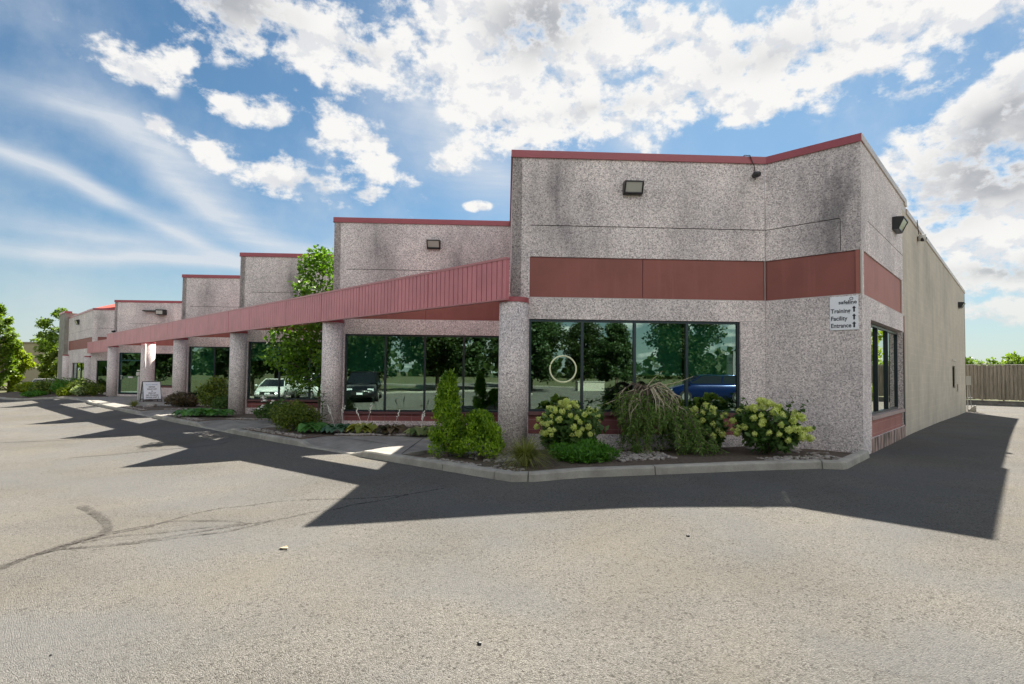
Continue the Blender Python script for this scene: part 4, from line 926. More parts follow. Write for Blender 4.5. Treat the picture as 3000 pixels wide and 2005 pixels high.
# the fallen right-hand skirt that trails to the kerb
for i in range(26):
    b = camr*g.uniform(.35, .75)+camb*g.uniform(0, .5)+Vector((0, 0, g.uniform(.5, .95))); e = b+camr*g.uniform(.05, .55)+camb*g.uniform(.1, .5); e.z = g.uniform(.02, .2); m = b.lerp(e, .45)+Vector((0, 0, .08)); P_ = [b, m, e]; limbs.tube(P_, [.009, .007, .003], 5)
    for j in range(150):
        u = g.uniform(0, 1.98); k = int(u); p = P_[k].lerp(P_[k+1], u-k); o = Vector((g.gauss(0, 1), g.gauss(0, 1), g.gauss(0, 1)-.4)).normalized(); np_.append(tuple(p+o*g.uniform(0, .07))); na_.append(tuple(o+(P_[k+1]-P_[k]).normalized()*.8)); nn_.append(tuple(o.cross(Vector((0, 0, 1)))))
limbs.build('limbs', BARK, WS); bare.build('bare_twigs', PALEBARK, WS)
leaves('needles', L_SPR, np_, nn_, .075, .26, WS, None, na_, .5)

def blades(name, loc, label, cat, n, ln, mt, group=None, width=.010, droop=1.0, seed=1, spikes=0):
    root = empty(name, loc); tag(root, label, cat, group); g = random.Random(seed); V = []; F = []
    for i in range(n):
        a = g.uniform(0, 6.28); l = ln*g.uniform(.6, 1.15); out_ = g.uniform(.35, 1.0)*droop; w = width*g.uniform(.7, 1.3); d = Vector((math.cos(a), math.sin(a), 0)); sd_ = Vector((-d.y, d.x, 0)); b = d*g.uniform(0, .07); prev = None
        for k in range(6):
            t = k/5; p = b+d*(l*out_*t*(.45+.55*t))+Vector((0, 0, l*(1.15*t-out_*1.22*t*t))); p.z = max(p.z, .015); ww = w*(1-t*.92); i0 = len(V); V += [tuple(p-sd_*ww), tuple(p+sd_*ww)]
            if prev is not None: F.append((prev, prev+1, i0+1, i0))
            prev = i0
    me = bpy.data.meshes.new('blades'); me.from_pydata(V, [], F); me.update(); at = me.attributes.new('tint', 'FLOAT', 'FACE'); at.data.foreach_set('value', np.repeat(nr.uniform(0, 1, n), 5).astype(np.float32)); link('blades', me, mt, root)
    return root
blades('ornamental_grass', (-3.86, -5.22, zb(-3.8, -5.2)), 'tuft of arching yellow-green ornamental grass at the kerb corner', 'grass tuft', 760, .74, L_GRS, width=.007)
blades('ornamental_grass', (-29.0, -5.5, zb(-29, -5.5, .13)), 'dull olive grass tuft beside the A-frame sign', 'grass tuft', 260, .5, L_GRS, width=.01, seed=4)
blades('day_lily', (-13.75, -4.6, zb(-13.7, -4.6, .13)), 'pale upright day lily leaves behind the dark rounded boxwood', 'plant', 90, .75, L_YEL, width=.012, droop=.45, seed=6)
# feathery low juniper
bush('juniper', (-3.52, -4.16, zb(-3.5, -4.1)), 'low feathery dark green juniper behind the grass tuft', 'shrub', L_JUN, [(0, 0, .12, .5, .42, .16), (.15, .1, .2, .3, .28, .17), (-.25, -.15, .14, .3, .25, .14), (.32, .25, .14, .26, .24, .13)], 5200, .085, .22, False, axis_up=.5, jit=.6)
bush('boxwood', (-12.35, -5.28, zb(-12.3, -5.4, .13)), 'large rounded dark green boxwood near the walkway edge', 'shrub', L_BOX, [(0, 0, .36, .46, .46, .36), (.26, .16, .44, .32, .32, .30), (-.30, -.24, .48, .30, .30, .28), (.34, .34, .32, .28, .28, .28), (-.1, .1, .62, .28, .28, .22), (.05, -.3, .35, .3, .3, .3)], 7000, .06, .5, True, jit=.7)
bush('white_hydrangea', (-15.6, -4.5, zb(-15.8, -4.5, .13)), 'sparse shrub with small white flower clusters near the third column', 'shrub', L_HYD, [(0, 0, .4, .35, .35, .3), (.2, .15, .55, .25, .25, .2), (-.3, -.25, .35, .25, .25, .2)], 1300, .09, .6)
wh = bpy.data.objects['white_hydrangea']; wp = MB()
for i in range(22): a = g.uniform(0, 6.28); wp.ico((math.cos(a)*g.uniform(.2, .55), math.sin(a)*g.uniform(.2, .45), g.uniform(.45, .88)), g.uniform(.035, .06), (1, 1, .6), .25, g)
wp.build('flower_clusters', L_WHT, wh)

def hosta(loc, label, mt, n=24, ln=.28, seed=1, flowers=0, group='hostas in the planting beds', fmat=None):
    root = empty('hosta', loc); tag(root, label, 'plant', group); g = random.Random(seed); V = []; F = []; T = []
    for i in range(n):
        a = i*2.399+g.uniform(-.3, .3); l = ln*g.uniform(.75, 1.2); up = g.uniform(.15, .9); d = Vector((math.cos(a), math.sin(a), 0)); sd_ = Vector((-d.y, d.x, 0)); i0 = len(V); m = 5; tn = g.random()
        for k in range(m+1):
            t = k/m; p = d*(l*(.15+t*.95))+Vector((0, 0, l*(.35+up*.9*t-.95*t*t*up-.18*t*t))); p.z = max(p.z, .01); w = l*.34*math.sin(min(1, t*1.05+.04)*math.pi)**.7 if k < m else .002
            V += [tuple(p-sd_*w+Vector((0, 0, w*.28))), tuple(p), tuple(p+sd_*w+Vector((0, 0, w*.28)))]
            if k:
                b = i0+3*(k-1); F += [(b, b+1, b+4, b+3), (b+1, b+2, b+5, b+4)]; T += [tn, tn*.8]
    me = bpy.data.meshes.new('foliage'); me.from_pydata(V, [], F); me.update(); at = me.attributes.new('tint', 'FLOAT', 'FACE'); at.data.foreach_set('value', np.array(T, np.float32)); link('foliage', me, mt, root, True)
    for k in range(flowers):
        q = MB(); a = g.uniform(0, 6.28); b = Vector((math.cos(a)*.12, math.sin(a)*.12, 0)); hgt = ln*g.uniform(1.3, 1.9); q.tube([(0, 0, .05), tuple(b+Vector((0, 0, hgt*.6))), tuple(b*1.8+Vector((0, 0, hgt)))], .004, 5)
        for j in range(7): q.ico(tuple(b*(1.3+j*.09)+Vector((g.uniform(-.03, .03), g.uniform(-.03, .03), hgt*(.75+j*.045)))), .016, (1, 1, 1.4), .3, g)
        q.build('flower_stalk', fmat or L_WHT, root)
    return root
hosta((-11.55, -5.15, zb(-11.6, -5.1, .13)), 'fresh green hosta just right of the boxwood', L_HOS, 34, .42, 1)
hosta((-10.95, -4.8, zb(-11, -4.8, .13)), 'blue-green hosta with white flower stalks at the foot of the second column', L_BLU, 30, .40, 2, 3)
hosta((-10.35, -4.35, zb(-10.4, -4.3, .13)), 'yellow-green hosta under the left end of the shaded window', L_YEL, 30, .40, 3, 2)
hosta((-9.62, -4.0, zb(-9.6, -4, .13)), 'bronze-tinged dark hosta in the middle of the window bed', L_PUR, 30, .38, 4, 1)
hosta((-8.75, -3.75, zb(-8.7, -3.8, .13)), 'hosta with tall leaning stalks left of the conical arborvitae', mat('mixed_hosta_leaves', fn=f_leaf((.06, .12, .03), (.34, .38, .16), .3)), 34, .36, 5, 2)
hosta((-8.1, -3.1, zb(-8.1, -3.1, .13)), 'dull olive hosta half hidden behind the conical arborvitae', L_HOS, 24, .32, 6)
for i, (px, py, lb) in enumerate([(-20.6, -5.3, 'broad-leaved hosta at the left tip of the third bed'), (-20.0, -5.05, 'glossy hosta in the middle of the third bed clump'), (-19.5, -4.8, 'upright hosta beside the third column'), (-20.2, -5.65, 'low hosta spilling over the kerb in the third bed')]):
    hosta((px, py, zb(px, py, .13)), lb, L_HOS, 34, .46, 10+i, 0, 'hosta clump in the third bed')
# tall leafy stalk against the second column
LY = empty('tall_weed', (-12.55, -4.4, zb(-12.5, -4.4, .13))); tag(LY, 'tall single stem with whorled narrow leaves against the second column', 'plant')
q = MB(); q.tube([(0, 0, -.05), (.02, 0, .5), (0, .02, 1.0)], [.012, .009, .005], 6); q.build('stem', L_HOS, LY)
pp_, aa_, nn2 = [], [], []
for k in range(17):
    for j in range(6):
        a = k*.7+j*1.047; v = Vector((math.cos(a), math.sin(a), .35-.4*(k/17 < .5))); pp_.append((0, 0, .12+k*.054)); aa_.append(tuple(v)); nn2.append((0, 0, 1))
leaves('leaves', L_HYD, pp_, nn2, .27, .17, LY, None, aa_, .15)
bush('barberry', (-27.5, -3.95, zb(-27.5, -4, .13)), 'bronze-leaved spreading shrub at the foot of the fourth column', 'shrub', L_PUR, [(0, 0, .38, .7, .5, .33), (.5, .3, .3, .4, .4, .28), (-.55, -.2, .3, .4, .35, .25)], 3000, .10, .5)
bush('dark_shrub', (-24.3, -3.55, zb(-24.2, -3.4, .13)), 'dark loose upright shrub left of the third column', 'shrub', L_BOX, [(0, 0, .5, .7, .6, .42), (.1, .1, 1.1, .45, .45, .4), (-.3, -.2, .8, .4, .4, .35), (.5, .3, .6, .45, .4, .4)], 3600, .11, .5)
bush('olive_shrub', (-22.6, -3.7, zb(-22.6, -3.7, .13)), 'mid green low shrub between the dark shrub and third column', 'shrub', L_HYD, [(0, 0, .35, .5, .45, .3), (.2, .3, .5, .35, .3, .25)], 1500, .10, .5)
# shrubs before the farthest unit
for i, (x, y, w, h, m, lb) in enumerate([(-45.0, -4.7, 1.0, .85, L_BOX, 'dark shrub nearest the fifth column'), (-46.2, -5.0, 1.2, 1.25, L_BOX, 'tallest dark shrub before the farthest unit'), (-48.2, -5.5, 1.3, 1.3, L_JUN, 'deep green shrub left of the tallest one'), (-50.5, -6.2, 1.3, 1.3, L_BOX, 'rounded dark shrub below the far corner column'), (-45.9, -6.0, .5, .55, L_TR3, 'small bright green shrub at the bed edge'), (-52.2, -6.6, .9, 1.0, L_TR2, 'mid green shrub below the far grey pier'), (-49.3, -7.2, .8, .4, L_JUN, 'ground-hugging shrub at the kerb curve')]):
    L = [(0, 0, h*.5, w*.6, w*.6, h*.45)]+[(math.cos(k*1.3)*w*.5, math.sin(k*1.3)*w*.5, h*(.35+.1*(k % 3)), w*.4, w*.4, h*.35) for k in range(5)]
    bush('shrub', (x, y, zb(x, y, .15)), lb, 'shrub', m, L, 1500, .15, .5, True, 'shrubs before the farthest unit')
bush('white_flowering_shrub', (-44.9, -5.35, zb(-44.9, -5.3, .15)), 'pale flowering shrub among the dark ones near the fifth column', 'shrub', mat('pale_green_leaves', fn=f_leaf((.10, .2, .05), (.6, .65, .4), .3)), [(0, 0, .35, .45, .45, .3)], 700, .13, .5)
# boulder
mb = MB(); mb.ico((-28.35, -4.95, zb(-28.3, -4.9, .18)), .30, (1.3, .8, .62), .10, g, .4); mb.ico((-28.1, -5.15, zb(-28.3, -4.9, .14)), .22, (1.2, .8, .5), .12, g, 1.4)
tag(mb.build('boulder', ROCK, None, True, sub=2), 'pale boulder beside the olive grass tuft', 'rock')

# ------------------------------------------------------------------ trees
def make_tree(name, loc, h, crown_w, crown_base, mt, n, leaf, label, cat='tree', group=None, seed=1, trunk_r=.08, nl=26, conic=0.0, lump=.3, limbs_n=12, flat=.8, sparse=.5):
    root = empty(name, loc); tag(root, label, cat, group); g = random.Random(seed)
    q = MB(); q.tube([(0, 0, -.2), (.02*h*.1, 0, crown_base), (g.uniform(-.03, .03)*h, g.uniform(-.03, .03)*h, crown_base+(h-crown_base)*.5), (0, 0, h*.93)], [trunk_r, trunk_r*.8, trunk_r*.5, trunk_r*.12], 8)
    L = []
    for i in range(nl):
        t = (i+g.random())/nl; z = crown_base+(h-crown_base)*t
        prof = (math.sin(math.pi*min(1, t*.92+.10))**.6)*(1-conic)+conic*(1-t)*1.05+.03
        a = i*2.4+g.uniform(-.7, .7); rr = crown_w*prof*g.uniform(.35, .88); r = lump*crown_w*g.uniform(.7, 1.25)*(.55+.45*prof)
        c = (math.cos(a)*rr, math.sin(a)*rr, z); L.append((*c, r, r, r*flat))
        if i % 2 == 0 or i < limbs_n: q.tube([(0, 0, max(crown_base*.9, z-rr*.7)), (c[0]*.5, c[1]*.5, z-rr*.25), (c[0]*.98, c[1]*.98, z)], [trunk_r*.35, trunk_r*.22, trunk_r*.06], 5)
    q.build('trunk', BARK, root)
    p, d, idx = blobpts(n, L, sparse); off = np.array([g.uniform(-.25, .25) for _ in L])[idx]
    leaves('crown', mt, p, d*.5+np.array([0, 0, .6]), leaf, .6, root, .5+off, None, .8, fold=.08)
    return root
make_tree('courtyard_tree', (-16.1, -2.75, ZR(-16, -2.8)+.13), 6.05, 1.75, 1.0, L_TRE, 6500, .15, 'slender leafy tree growing up behind the red canopy', seed=8, trunk_r=.045, nl=34, conic=.35, lump=.34, sparse=.35)
T0_ = make_tree('lawn_tree', (-67.8, -8.1, -1.1), 8.4, 1.35, 1.0, L_TR2, 7000, .28, 'tall bushy tree at the left edge of the view', group='trees left of the building', seed=3, trunk_r=.16, nl=40, sparse=.3)
make_tree('lawn_tree', (-70.5, -7.2, -1.2), 5.6, 1.7, .4, L_TR3, 8000, .26, 'yellow-green tree just right of the tall left one', group='trees left of the building', seed=5, trunk_r=.12, nl=30, sparse=.35)
make_tree('lawn_tree', (-81.5, -2.2, -1.2), 9.6, 2.9, .8, L_TR2, 8000, .30, 'layered tree touching the far end of the building', group='trees left of the building', seed=12, trunk_r=.15, nl=44, flat=.45, sparse=.3)
make_tree('lawn_tree', (-71.5, -3.3, -1.0), 4.6, 1.7, .2, L_BOX, 6000, .26, 'low dark tree before the beige warehouse', group='trees left of the building', seed=15, trunk_r=.1, nl=30, sparse=.3)
bush('yellow_shrub', (-57.6, -6.9, -.6), 'yellow-green shrub on the far lawn near the beige warehouse', 'shrub', L_TR3, [(0, 0, .5, .8, .8, .4), (.5, .2, .35, .6, .6, .3)], 1500, .2, .5)
# trees beyond the fence
for i, (x, y, h, w) in enumerate([(-9, 92, 4.2, 4), (-4.5, 92, 4.3, 4.5), (0.5, 84, 4.6, 4.2), (5.0, 82, 4.9, 4.5), (11, 84, 5.0, 4.4), (17, 80, 5.0, 4.5)]):
    make_tree('distant_tree', (x, y, -.4), h, w, .3, L_TR2, 4500, .42, ['low treetop behind the end of the block wall', 'low treetop just above the left fence panel', 'rounded treetop above the middle of the fence', 'tallest treetop above the fence, at the right edge', 'treetop beyond the right picture edge', 'treetop far beyond the right picture edge'][i], group='trees beyond the fence', seed=30+i, trunk_r=.2, nl=20, sparse=.4)

# ------------------------------------------------------------------ markings on the lot
def streak_mat():
    def f(t, p):
        o = t.nodes['Material Output']; p.inputs['Base Color'].default_value = (.045, .038, .032, 1); p.inputs['Roughness'].default_value = .8
        tr = N(t, 'ShaderNodeBsdfTransparent'); mx = N(t, 'ShaderNodeMixShader'); a = noise(t, objco(t), 22, 5, .7); b = noise(t, objco(t), 2.5, 2, .5)
        k = M(t, 'MULTIPLY', smooth(t, a, .35, .62), smooth(t, b, .25, .6, .35, .85)); t.links.new(k, mx.inputs[0]); t.links.new(tr.outputs[0], mx.inputs[1]); t.links.new(p.outputs[0], mx.inputs[2]); t.links.new(mx.outputs[0], o.inputs[0])
    return mat('tyre_rubber_mark', fn=f)
def ribbon(name, pts, w, mt, lift=.004):
    P = [Vector((*p, 0)) for p in pts]; out_ = []
    for a, b, c, d in zip([P[0]]+P[:-2], P[:-1], P[1:], P[2:]+[P[-1]]):      # smooth the polyline
        for k in range(5):
            t = k/5; out_.append(.5*((2*b)+(c-a)*t+(2*a-5*b+4*c-d)*t*t+(3*b-a-3*c+d)*t**3))
    out_.append(P[-1]); mb = MB(); g = random.Random(len(pts)); prev = None
    for i, p in enumerate(out_):
        t = (out_[min(i+1, len(out_)-1)]-out_[max(i-1, 0)]).normalized(); n = Vector((-t.y, t.x, 0)); ww = w*g.uniform(.75, 1.2)/2
        a, b = p-n*ww, p+n*ww; i0 = len(mb.v); mb.v += [(a.x, a.y, ZR(a.x, a.y)+lift), (b.x, b.y, ZR(b.x, b.y)+lift)]
        if prev is not None: mb.f.append((prev, i0, i0+1, prev+1))
        prev = i0
    o = mb.build(name, mt); tag(o, kind='structure'); return o
SK = streak_mat(); CR = mat('asphalt_crack_tar', (.05, .045, .04), .8)
M1 = [(-4.23, -11.42), (-4.47, -11.25), (-4.60, -11.05), (-4.76, -10.8), (-4.95, -10.5), (-5.0, -10.1), (-5.2, -9.71), (-5.28, -9.38), (-5.16, -9.08), (-5.08, -8.74), (-4.8, -8.4), (-4.35, -8.06), (-4.05, -7.72), (-3.89, -7.41), (-3.79, -6.97)]
M2 = [(-4.31, -11.42), (-4.45, -11.25), (-4.6, -11.08), (-4.75, -10.85), (-4.86, -10.55), (-4.89, -10.24), (-5.0, -9.99), (-4.72, -9.71), (-4.43, -9.5), (-4.14, -9.41), (-4.08, -9.08), (-4.1, -8.72), (-4.0, -8.5), (-4.02, -8.23), (-3.93, -7.94), (-3.88, -7.5)]
ribbon('tyre_mark', M1, .045, SK, .004); ribbon('tyre_mark', M2, .055, SK, .006)
ribbon('tyre_mark', [(-4.18, -11.42), (-4.45, -11.22), (-4.55, -10.98), (-4.42, -10.76), (-4.30, -10.49), (-4.24, -10.2), (-4.22, -10.0), (-4.2, -9.73), (-4.15, -9.45)], .06, SK, .008)
ribbon('tyre_mark', [(-4.56, -10.97), (-4.35, -10.71), (-4.20, -10.38), (-4.1, -10.03), (-3.99, -9.73), (-4.02, -9.5), (-4.08, -9.2)], .05, SK, .010)
ribbon('tyre_mark', [(-4.68, -10.81), (-4.70, -10.52), (-4.5, -10.2), (-4.37, -9.82), (-4.2, -9.5)], .05, SK, .012)
ribbon('tyre_mark', [(-6.9, -10.5), (-6.37, -10.47), (-5.85, -10.46), (-5.43, -10.48), (-5.17, -10.52), (-4.95, -10.6), (-4.75, -10.85), (-4.5, -11.15)], .11, SK, .014)
ribbon('asphalt_crack', [(-13.45, -9.82), (-13.38, -9.29), (-13.28, -8.74), (-13.07, -8.09), (-12.67, -7.52), (-12.6, -6.99), (-12.81, -6.76)], .05, CR, .005)
ribbon('asphalt_crack', [(-19, -13), (-18.6, -11), (-17.9, -9.2), (-17.8, -7.6)], .05, CR, .005)
ribbon('asphalt_crack', [(6, 8), (3, 9.2), (1.6, 11), (.3, 11.4)], .04, CR, .005)
ribbon('asphalt_crack', [(.3, 6.5), (1.6, 5.2), (3.6, 4.8), (6, 3)], .035, CR, .005)
# litter
def litter(name, loc, label, mt, r, sc3, seed):
    g = random.Random(seed); q = MB(); q.ico((loc[0], loc[1], ZR(*loc)+r*sc3[2]*.6), r, sc3, .25, g, g.uniform(0, 3)); tag(q.build(name, mt), label, 'litter' if 'leaf' in name else 'stone')
q = MB(); x, y = -2.84, -9.61; z = ZR(x, y)
q.poly([(x-.05, y, z+.004), (x-.01, y-.035, z+.018), (x+.05, y-.01, z+.006), (x+.075, y+.01, z+.022), (x+.02, y+.035, z+.012)]); q.poly([(x-.05, y, z+.004), (x+.02, y+.035, z+.012), (x-.02, y+.04, z+.02)])
tag(q.build('dry_leaf', mat('dry_leaf_tan', (.40, .34, .22), .8)), 'pale curled dry leaf on the sunlit asphalt', 'leaf')
litter('small_stone', (-.05, -9.69), 'small black stone low in the middle of the asphalt', BLACK, .017, (1, .8, .6), 1)
litter('small_stone', (-1.74, -11.36), 'black stone at the lower left of the asphalt', BLACK, .009, (1, .8, .6), 2)
litter('small_stone', (-.1, -6.99), 'dark stone just beyond the shadow edge on the asphalt', BLACK, .02, (1, .8, .6), 3)

# ------------------------------------------------------------------ far right: fence, kerb ramp, meter box
FN = empty('board_fence', (0, 35.2, 0)); tag(FN, 'weathered grey board fence across the end of the drive', 'fence')
q = MB(); g = random.Random(5); x = -2.2
i = 0
while x < 8:
    w_ = .135; q.box(x, x+w_, (-.03 if i % 2 else .02), (-.012 if i % 2 else .038), .05+g.uniform(-.02, .02), 2.31+g.uniform(-.015, .015)); x += .10; i += 1
q.build('boards', FENCEW, FN)
for z in (.36, 1.36, 2.18): q = MB(); q.box(-2.2, 8, -.012, .02, z, z+.07); q.build('rail', FENCEW, FN)
q = MB(); q.box(-2.2, 8, -.06, .06, 2.325, 2.38); q.build('cap_rail', mat('pale_fence_cap', (.42, .41, .36), .8), FN)
for x in (-2.1, .05, 1.12, 2.25, 4.5, 7): q = MB(); q.box(x, x+.10, -.14, -.04, -.3, 2.42 if x == .05 else 1.3 if x == 1.12 else 2.3); q.build('post', FENCEW, FN)
gbm = MB(); gbm.box(-1.2, 8, 34.55, 34.75, -.30, -.03); gbm.box(-1.2, 8, 34.5, 34.8, -.06, .0)
tag(gbm.build('guard_beam', mat('grey_beam', rough=.8, fn=f_noisy((.08, .08, .075), (.2, .19, .18), 3, .2))), 'low grey horizontal beam along the foot of the fence', 'barrier')
q = MB(); q.poly([(0.02, 23.95, -.3), (.32, 23.95, -.3), (.32, 24.35, -.3), (.02, 24.35, -.3)]); q.prism([(.02, 23.95), (.06, 23.95), (.06, 24.35), (.02, 24.35)], -.3, -.12)
i0 = len(q.v); q.v += [(.06, 23.95, -.3), (.36, 23.95, -.3), (.36, 23.95, .06), (.30, 23.95, .06), (.06, 24.0, -.2), (.06, 24.3, -.3), (.36, 24.3, -.3), (.36, 24.3, .06), (.30, 24.3, .06)]
q.f += [(i0, i0+1, i0+2, i0+3, i0+4), (i0+1, i0+6, i0+7, i0+2), (i0+2, i0+7, i0+8, i0+3), (i0+3, i0+8, i0+5, i0+4)]
tag(q.build('concrete_ramp_curb', CONC), 'small sloped concrete upstand at the rear corner of the building', 'kerb stone')
q = MB(); q.box(.0, .17, 23.9, 24.2, 1.12, 1.55); mb_ = tag(q.build('meter_box', mat('meter_box_grey', (.42, .42, .38), .5)), 'pale grey meter box standing out at the rear corner', 'utility box')
q = MB(); q.box(-.01, .18, 23.88, 23.90, 1.10, 1.57); q.build('cover', MATS['meter_box_grey'], mb_)
q = MB(); q.tube([(.04, 23.95, 1.1), (.04, 23.95, -.3)], .022, 8); q.tube([(.10, 24.0, 1.1), (.16, 24.05, .2), (.2, 24.05, -.3)], .016, 8); q.box(-.0, .22, 23.9, 24.1, .42, .47); q.build('conduit', mat('grey_pipe', (.3, .3, .29), .5), mb_)
# pipes, shrubs and trees east of the drive, mirrored in the side window
for i, (x, y, h) in enumerate([(5.8, 25.5, 1.5), (6.3, 28, 1.7), (5.6, 31, 1.5)]):
    bush('drive_shrub', (x, y, -.28), ['nearest dark shrub beside the drive', 'middle dark shrub beside the drive', 'farthest dark shrub beside the drive'][i], 'shrub', L_BOX, [(0, 0, h*.5, .8, .8, h*.5), (.3, .3, h*.6, .5, .5, h*.3)], 1200, .14, .5, True, 'shrubs east of the drive')
for i, (x, y) in enumerate([(8.5, 40), (10.5, 33)]): make_tree('drive_tree', (x, y, -.4), 7.5, 2.6, 2.0, L_TR3, 4500, .3, ['tree beyond the fence east of the drive', 'tree beside the shrubs east of the drive'][i], group='trees east of the drive', seed=50+i, trunk_r=.14, nl=28)

# ------------------------------------------------------------------ far left: warehouse
WH_ = empty('warehouse', (-110, 2, 0)); tag(WH_, 'beige flat-roofed warehouse beyond the trees on the left', 'building')
dv = Vector((.737, .675, 0)); nv = Vector((.675, -.737, 0)); o0 = Vector((-114.5, -3.6, 0))-dv*6
CB = mat('beige_cladding', rough=.8, fn=f_smoothpanel((.34, .30, .19), .25))
q = MB(); q.obox(o0+Vector((0, 0, -3)), dv*22, -nv*14, Vector((0, 0, 8.3))); w_ = q.build('wall', CB); w_.parent = WH_; w_.location = (110, -2, 0)
def part_at(name, a, b, z0, z1, out_, mt):
    q = MB(); q.obox(o0+dv*a+Vector((0, 0, z0)), dv*(b-a), nv*out_, Vector((0, 0, z1-z0))); o = q.build(name, mt, WH_); o.location = (110, -2, 0)
part_at('roof_edge', -.1, 22.1, 5.3, 5.5, .15, mat('beige_edge', (.25, .22, .16), .6))
part_at('loading_door', 10.2, 12.4, -2.3, -.1, .08, mat('dark_opening', (.04, .03, .02), .6)); part_at('window', 8.6, 9.8, -1.6, -.6, .08, FRAMED); part_at('ledge', 7, 14, -2.0, -1.8, .3, CB); part_at('window', 13.2, 14.2, -1.5, -.5, .08, WHITE)
RW = MB(); RW.obox((-80.5, -8.9, -1.35), (5.6, 3.0, 0), (.3, -.4, 0), (0, 0, .62)); tag(RW.build('low_wall', mat('dark_low_wall', rough=1, fn=f_noisy((.05, .04, .03), (.16, .13, .09), 4, .5))), 'low dark retaining wall beyond the lawn on the left', 'wall')

# ------------------------------------------------------------------ cars
def make_car(name, loc, rz, paint, label, L=4.6, Wd=1.84, Hh=1.45, suv=False, cat='car'):
    root = empty(name, loc, rz); tag(root, label, cat, 'parked vehicles')
    hb = .92 if not suv else 1.05                # shoulder height
    xs_ = [-L/2, -L/2+.12, -L/2+.5, -L/2+1.0, -.4, .6, 1.15, L/2-.7, L/2-.22, L/2]
    top = [hb*.78, hb*.96, hb*1.0, hb*1.02, hb*1.0, hb*.99, hb*.98, hb*.88, hb*.74, hb*.52]
    bot = [.36, .27, .24, .24, .22, .22, .22, .22, .24, .34]
    wid = [.78, .90, .97, 1.0, 1.0, 1.0, 1.0, .97, .88, .74]
    V = []; F = []
    for x, t_, b_, w_ in zip(xs_, top, bot, wid):
        hw = Wd/2*w_; V += [(x, -hw*.90, b_), (x, -hw*.99, b_+.10), (x, -hw, (t_+b_)*.52), (x, -hw*.955, t_-.10), (x, -hw*.86, t_), (x, 0, t_+.035), (x, hw*.86, t_), (x, hw*.955, t_-.10), (x, hw, (t_+b_)*.52), (x, hw*.99, b_+.10), (x, hw*.90, b_)]
    m = 11
    for i in range(len(xs_)-1):
        for j in range(m-1): a = i*m+j; F.append((a, a+m, a+m+1, a+1))
        F.append((i*m+m-1, (i+1)*m+m-1, (i+1)*m, i*m))
    F.append(tuple(range(m))); F.append(tuple(reversed(range((len(xs_)-1)*m, len(xs_)*m))))
    me = bpy.data.meshes.new('body'); me.from_pydata(V, [], F); me.update(); link('body', me, paint, root, True)
    # cabin: glass band, roof and pillars
    rx0, rx1, fx0, fx1 = (-L/2+.25, -L/2+.55, 1.25, .45) if suv else (-L/2+.55, -L/2+1.25, 1.25, .35)
    lo, hi = Wd/2*.86, Wd/2*.66; zb_, zt = hb*.985, Hh-.05
    q = MB(); b4 = [(rx0, -lo, zb_), (fx0, -lo, zb_), (fx0, lo, zb_), (rx0, lo, zb_)]; t4 = [(rx1, -hi, zt), (fx1, -hi, zt), (fx1, hi, zt), (rx1, hi, zt)]
    for i in range(4): j = (i+1) % 4; q.quad(b4[i], b4[j], t4[j], t4[i])
    q.build('glazing', mat('car_glass', (.01, .012, .014), .05, 0, 1.0), root)
    q = MB(); q.prism([(rx1-.05, -hi-.02), (fx1+.05, -hi-.02), (fx1+.05, hi+.02), (rx1-.05, hi+.02)], zt-.01, zt+.045); q.build('roof', paint, root, True, bevel=.03)
    q = MB()
    for s in (-1, 1):
        mid = (rx1+fx1)/2-.05
        for xb, xt in ((rx0, rx1), (fx0, fx1), (mid+.1, mid)): q.tube([(xb, s*lo*1.0, zb_), (xt, s*hi*1.02, zt)], .035, 5)
    q.build('pillars', paint, root)
    for x in (-L/2+.85, L/2-.88):
        for s in (-1, 1):
            q = MB(); q.tube([(x, s*(Wd/2-.22), .33), (x, s*(Wd/2+.005), .33)], .33, 24); t_ = q.build('wheel', mat('tyre_rubber', (.02, .02, .02), .8), root)
            q = MB(); q.tube([(x, s*(Wd/2-.05), .33), (x, s*(Wd/2+.012), .33)], .205, 16); q.build('rim', ALU, t_)
    for s in (-1, 1):
        q = MB(); q.obox((L/2-.34, s*Wd/2*.62-.17, hb*.60), (.26, -.02*s, -.02), (0, .34, 0), (-.06, 0, .13)); q.build('headlight', mat('headlight_glass', (.65, .68, .7), .1, .3), root)
        q = MB(); q.obox((-L/2-.01, s*Wd/2*.62-.2, hb*.68), (.1, 0, 0), (0, .4, 0), (0, 0, .12)); q.build('tail_light', mat('tail_light_red', (.35, .01, .01), .2), root)
        q = MB(); q.ico((fx0-.12, s*(Wd/2+.06), hb+.06), .11, (.7, 1, .7), 0); q.build('mirror', paint, root, True)
    q = MB(); q.box(L/2-.06, L/2+.012, -.45, .45, .40, .60); q.build('grille', BLACK, root)
    q = MB(); q.box(L/2+.012, L/2+.022, -.16, .16, .42, .53); q.build('number_plate', WHITE, root)
    return root
P_W = mat('white_car_paint', (.70, .70, .69), .25, 0, .6); P_K = mat('black_car_paint', (.008, .008, .01), .15, .2, .8); P_B = mat('blue_car_paint', (.006, .022, .11), .18, .5, .8)
ang = math.atan2(.81, -.58)
def zc(x, y): return ZR(x, y)
make_car('parked_suv', (-4.2, -17.3, zc(-4.2, -17.3)), ang, P_K, 'black sport utility vehicle mirrored in the window by the second column', 4.7, 1.9, 1.7, True)
make_car('parked_sedan', (-13.2, -18.6, zc(-13, -18.6)), ang, P_W, 'white sedan mirrored in the glass behind the courtyard tree', 4.6, 1.84, 1.42)
make_car('parked_minivan', (-11.3, -16.4, zc(-11, -16.4)), ang-.5, P_W, 'white minivan mirrored right of the white sedan', 4.9, 1.95, 1.78, True)
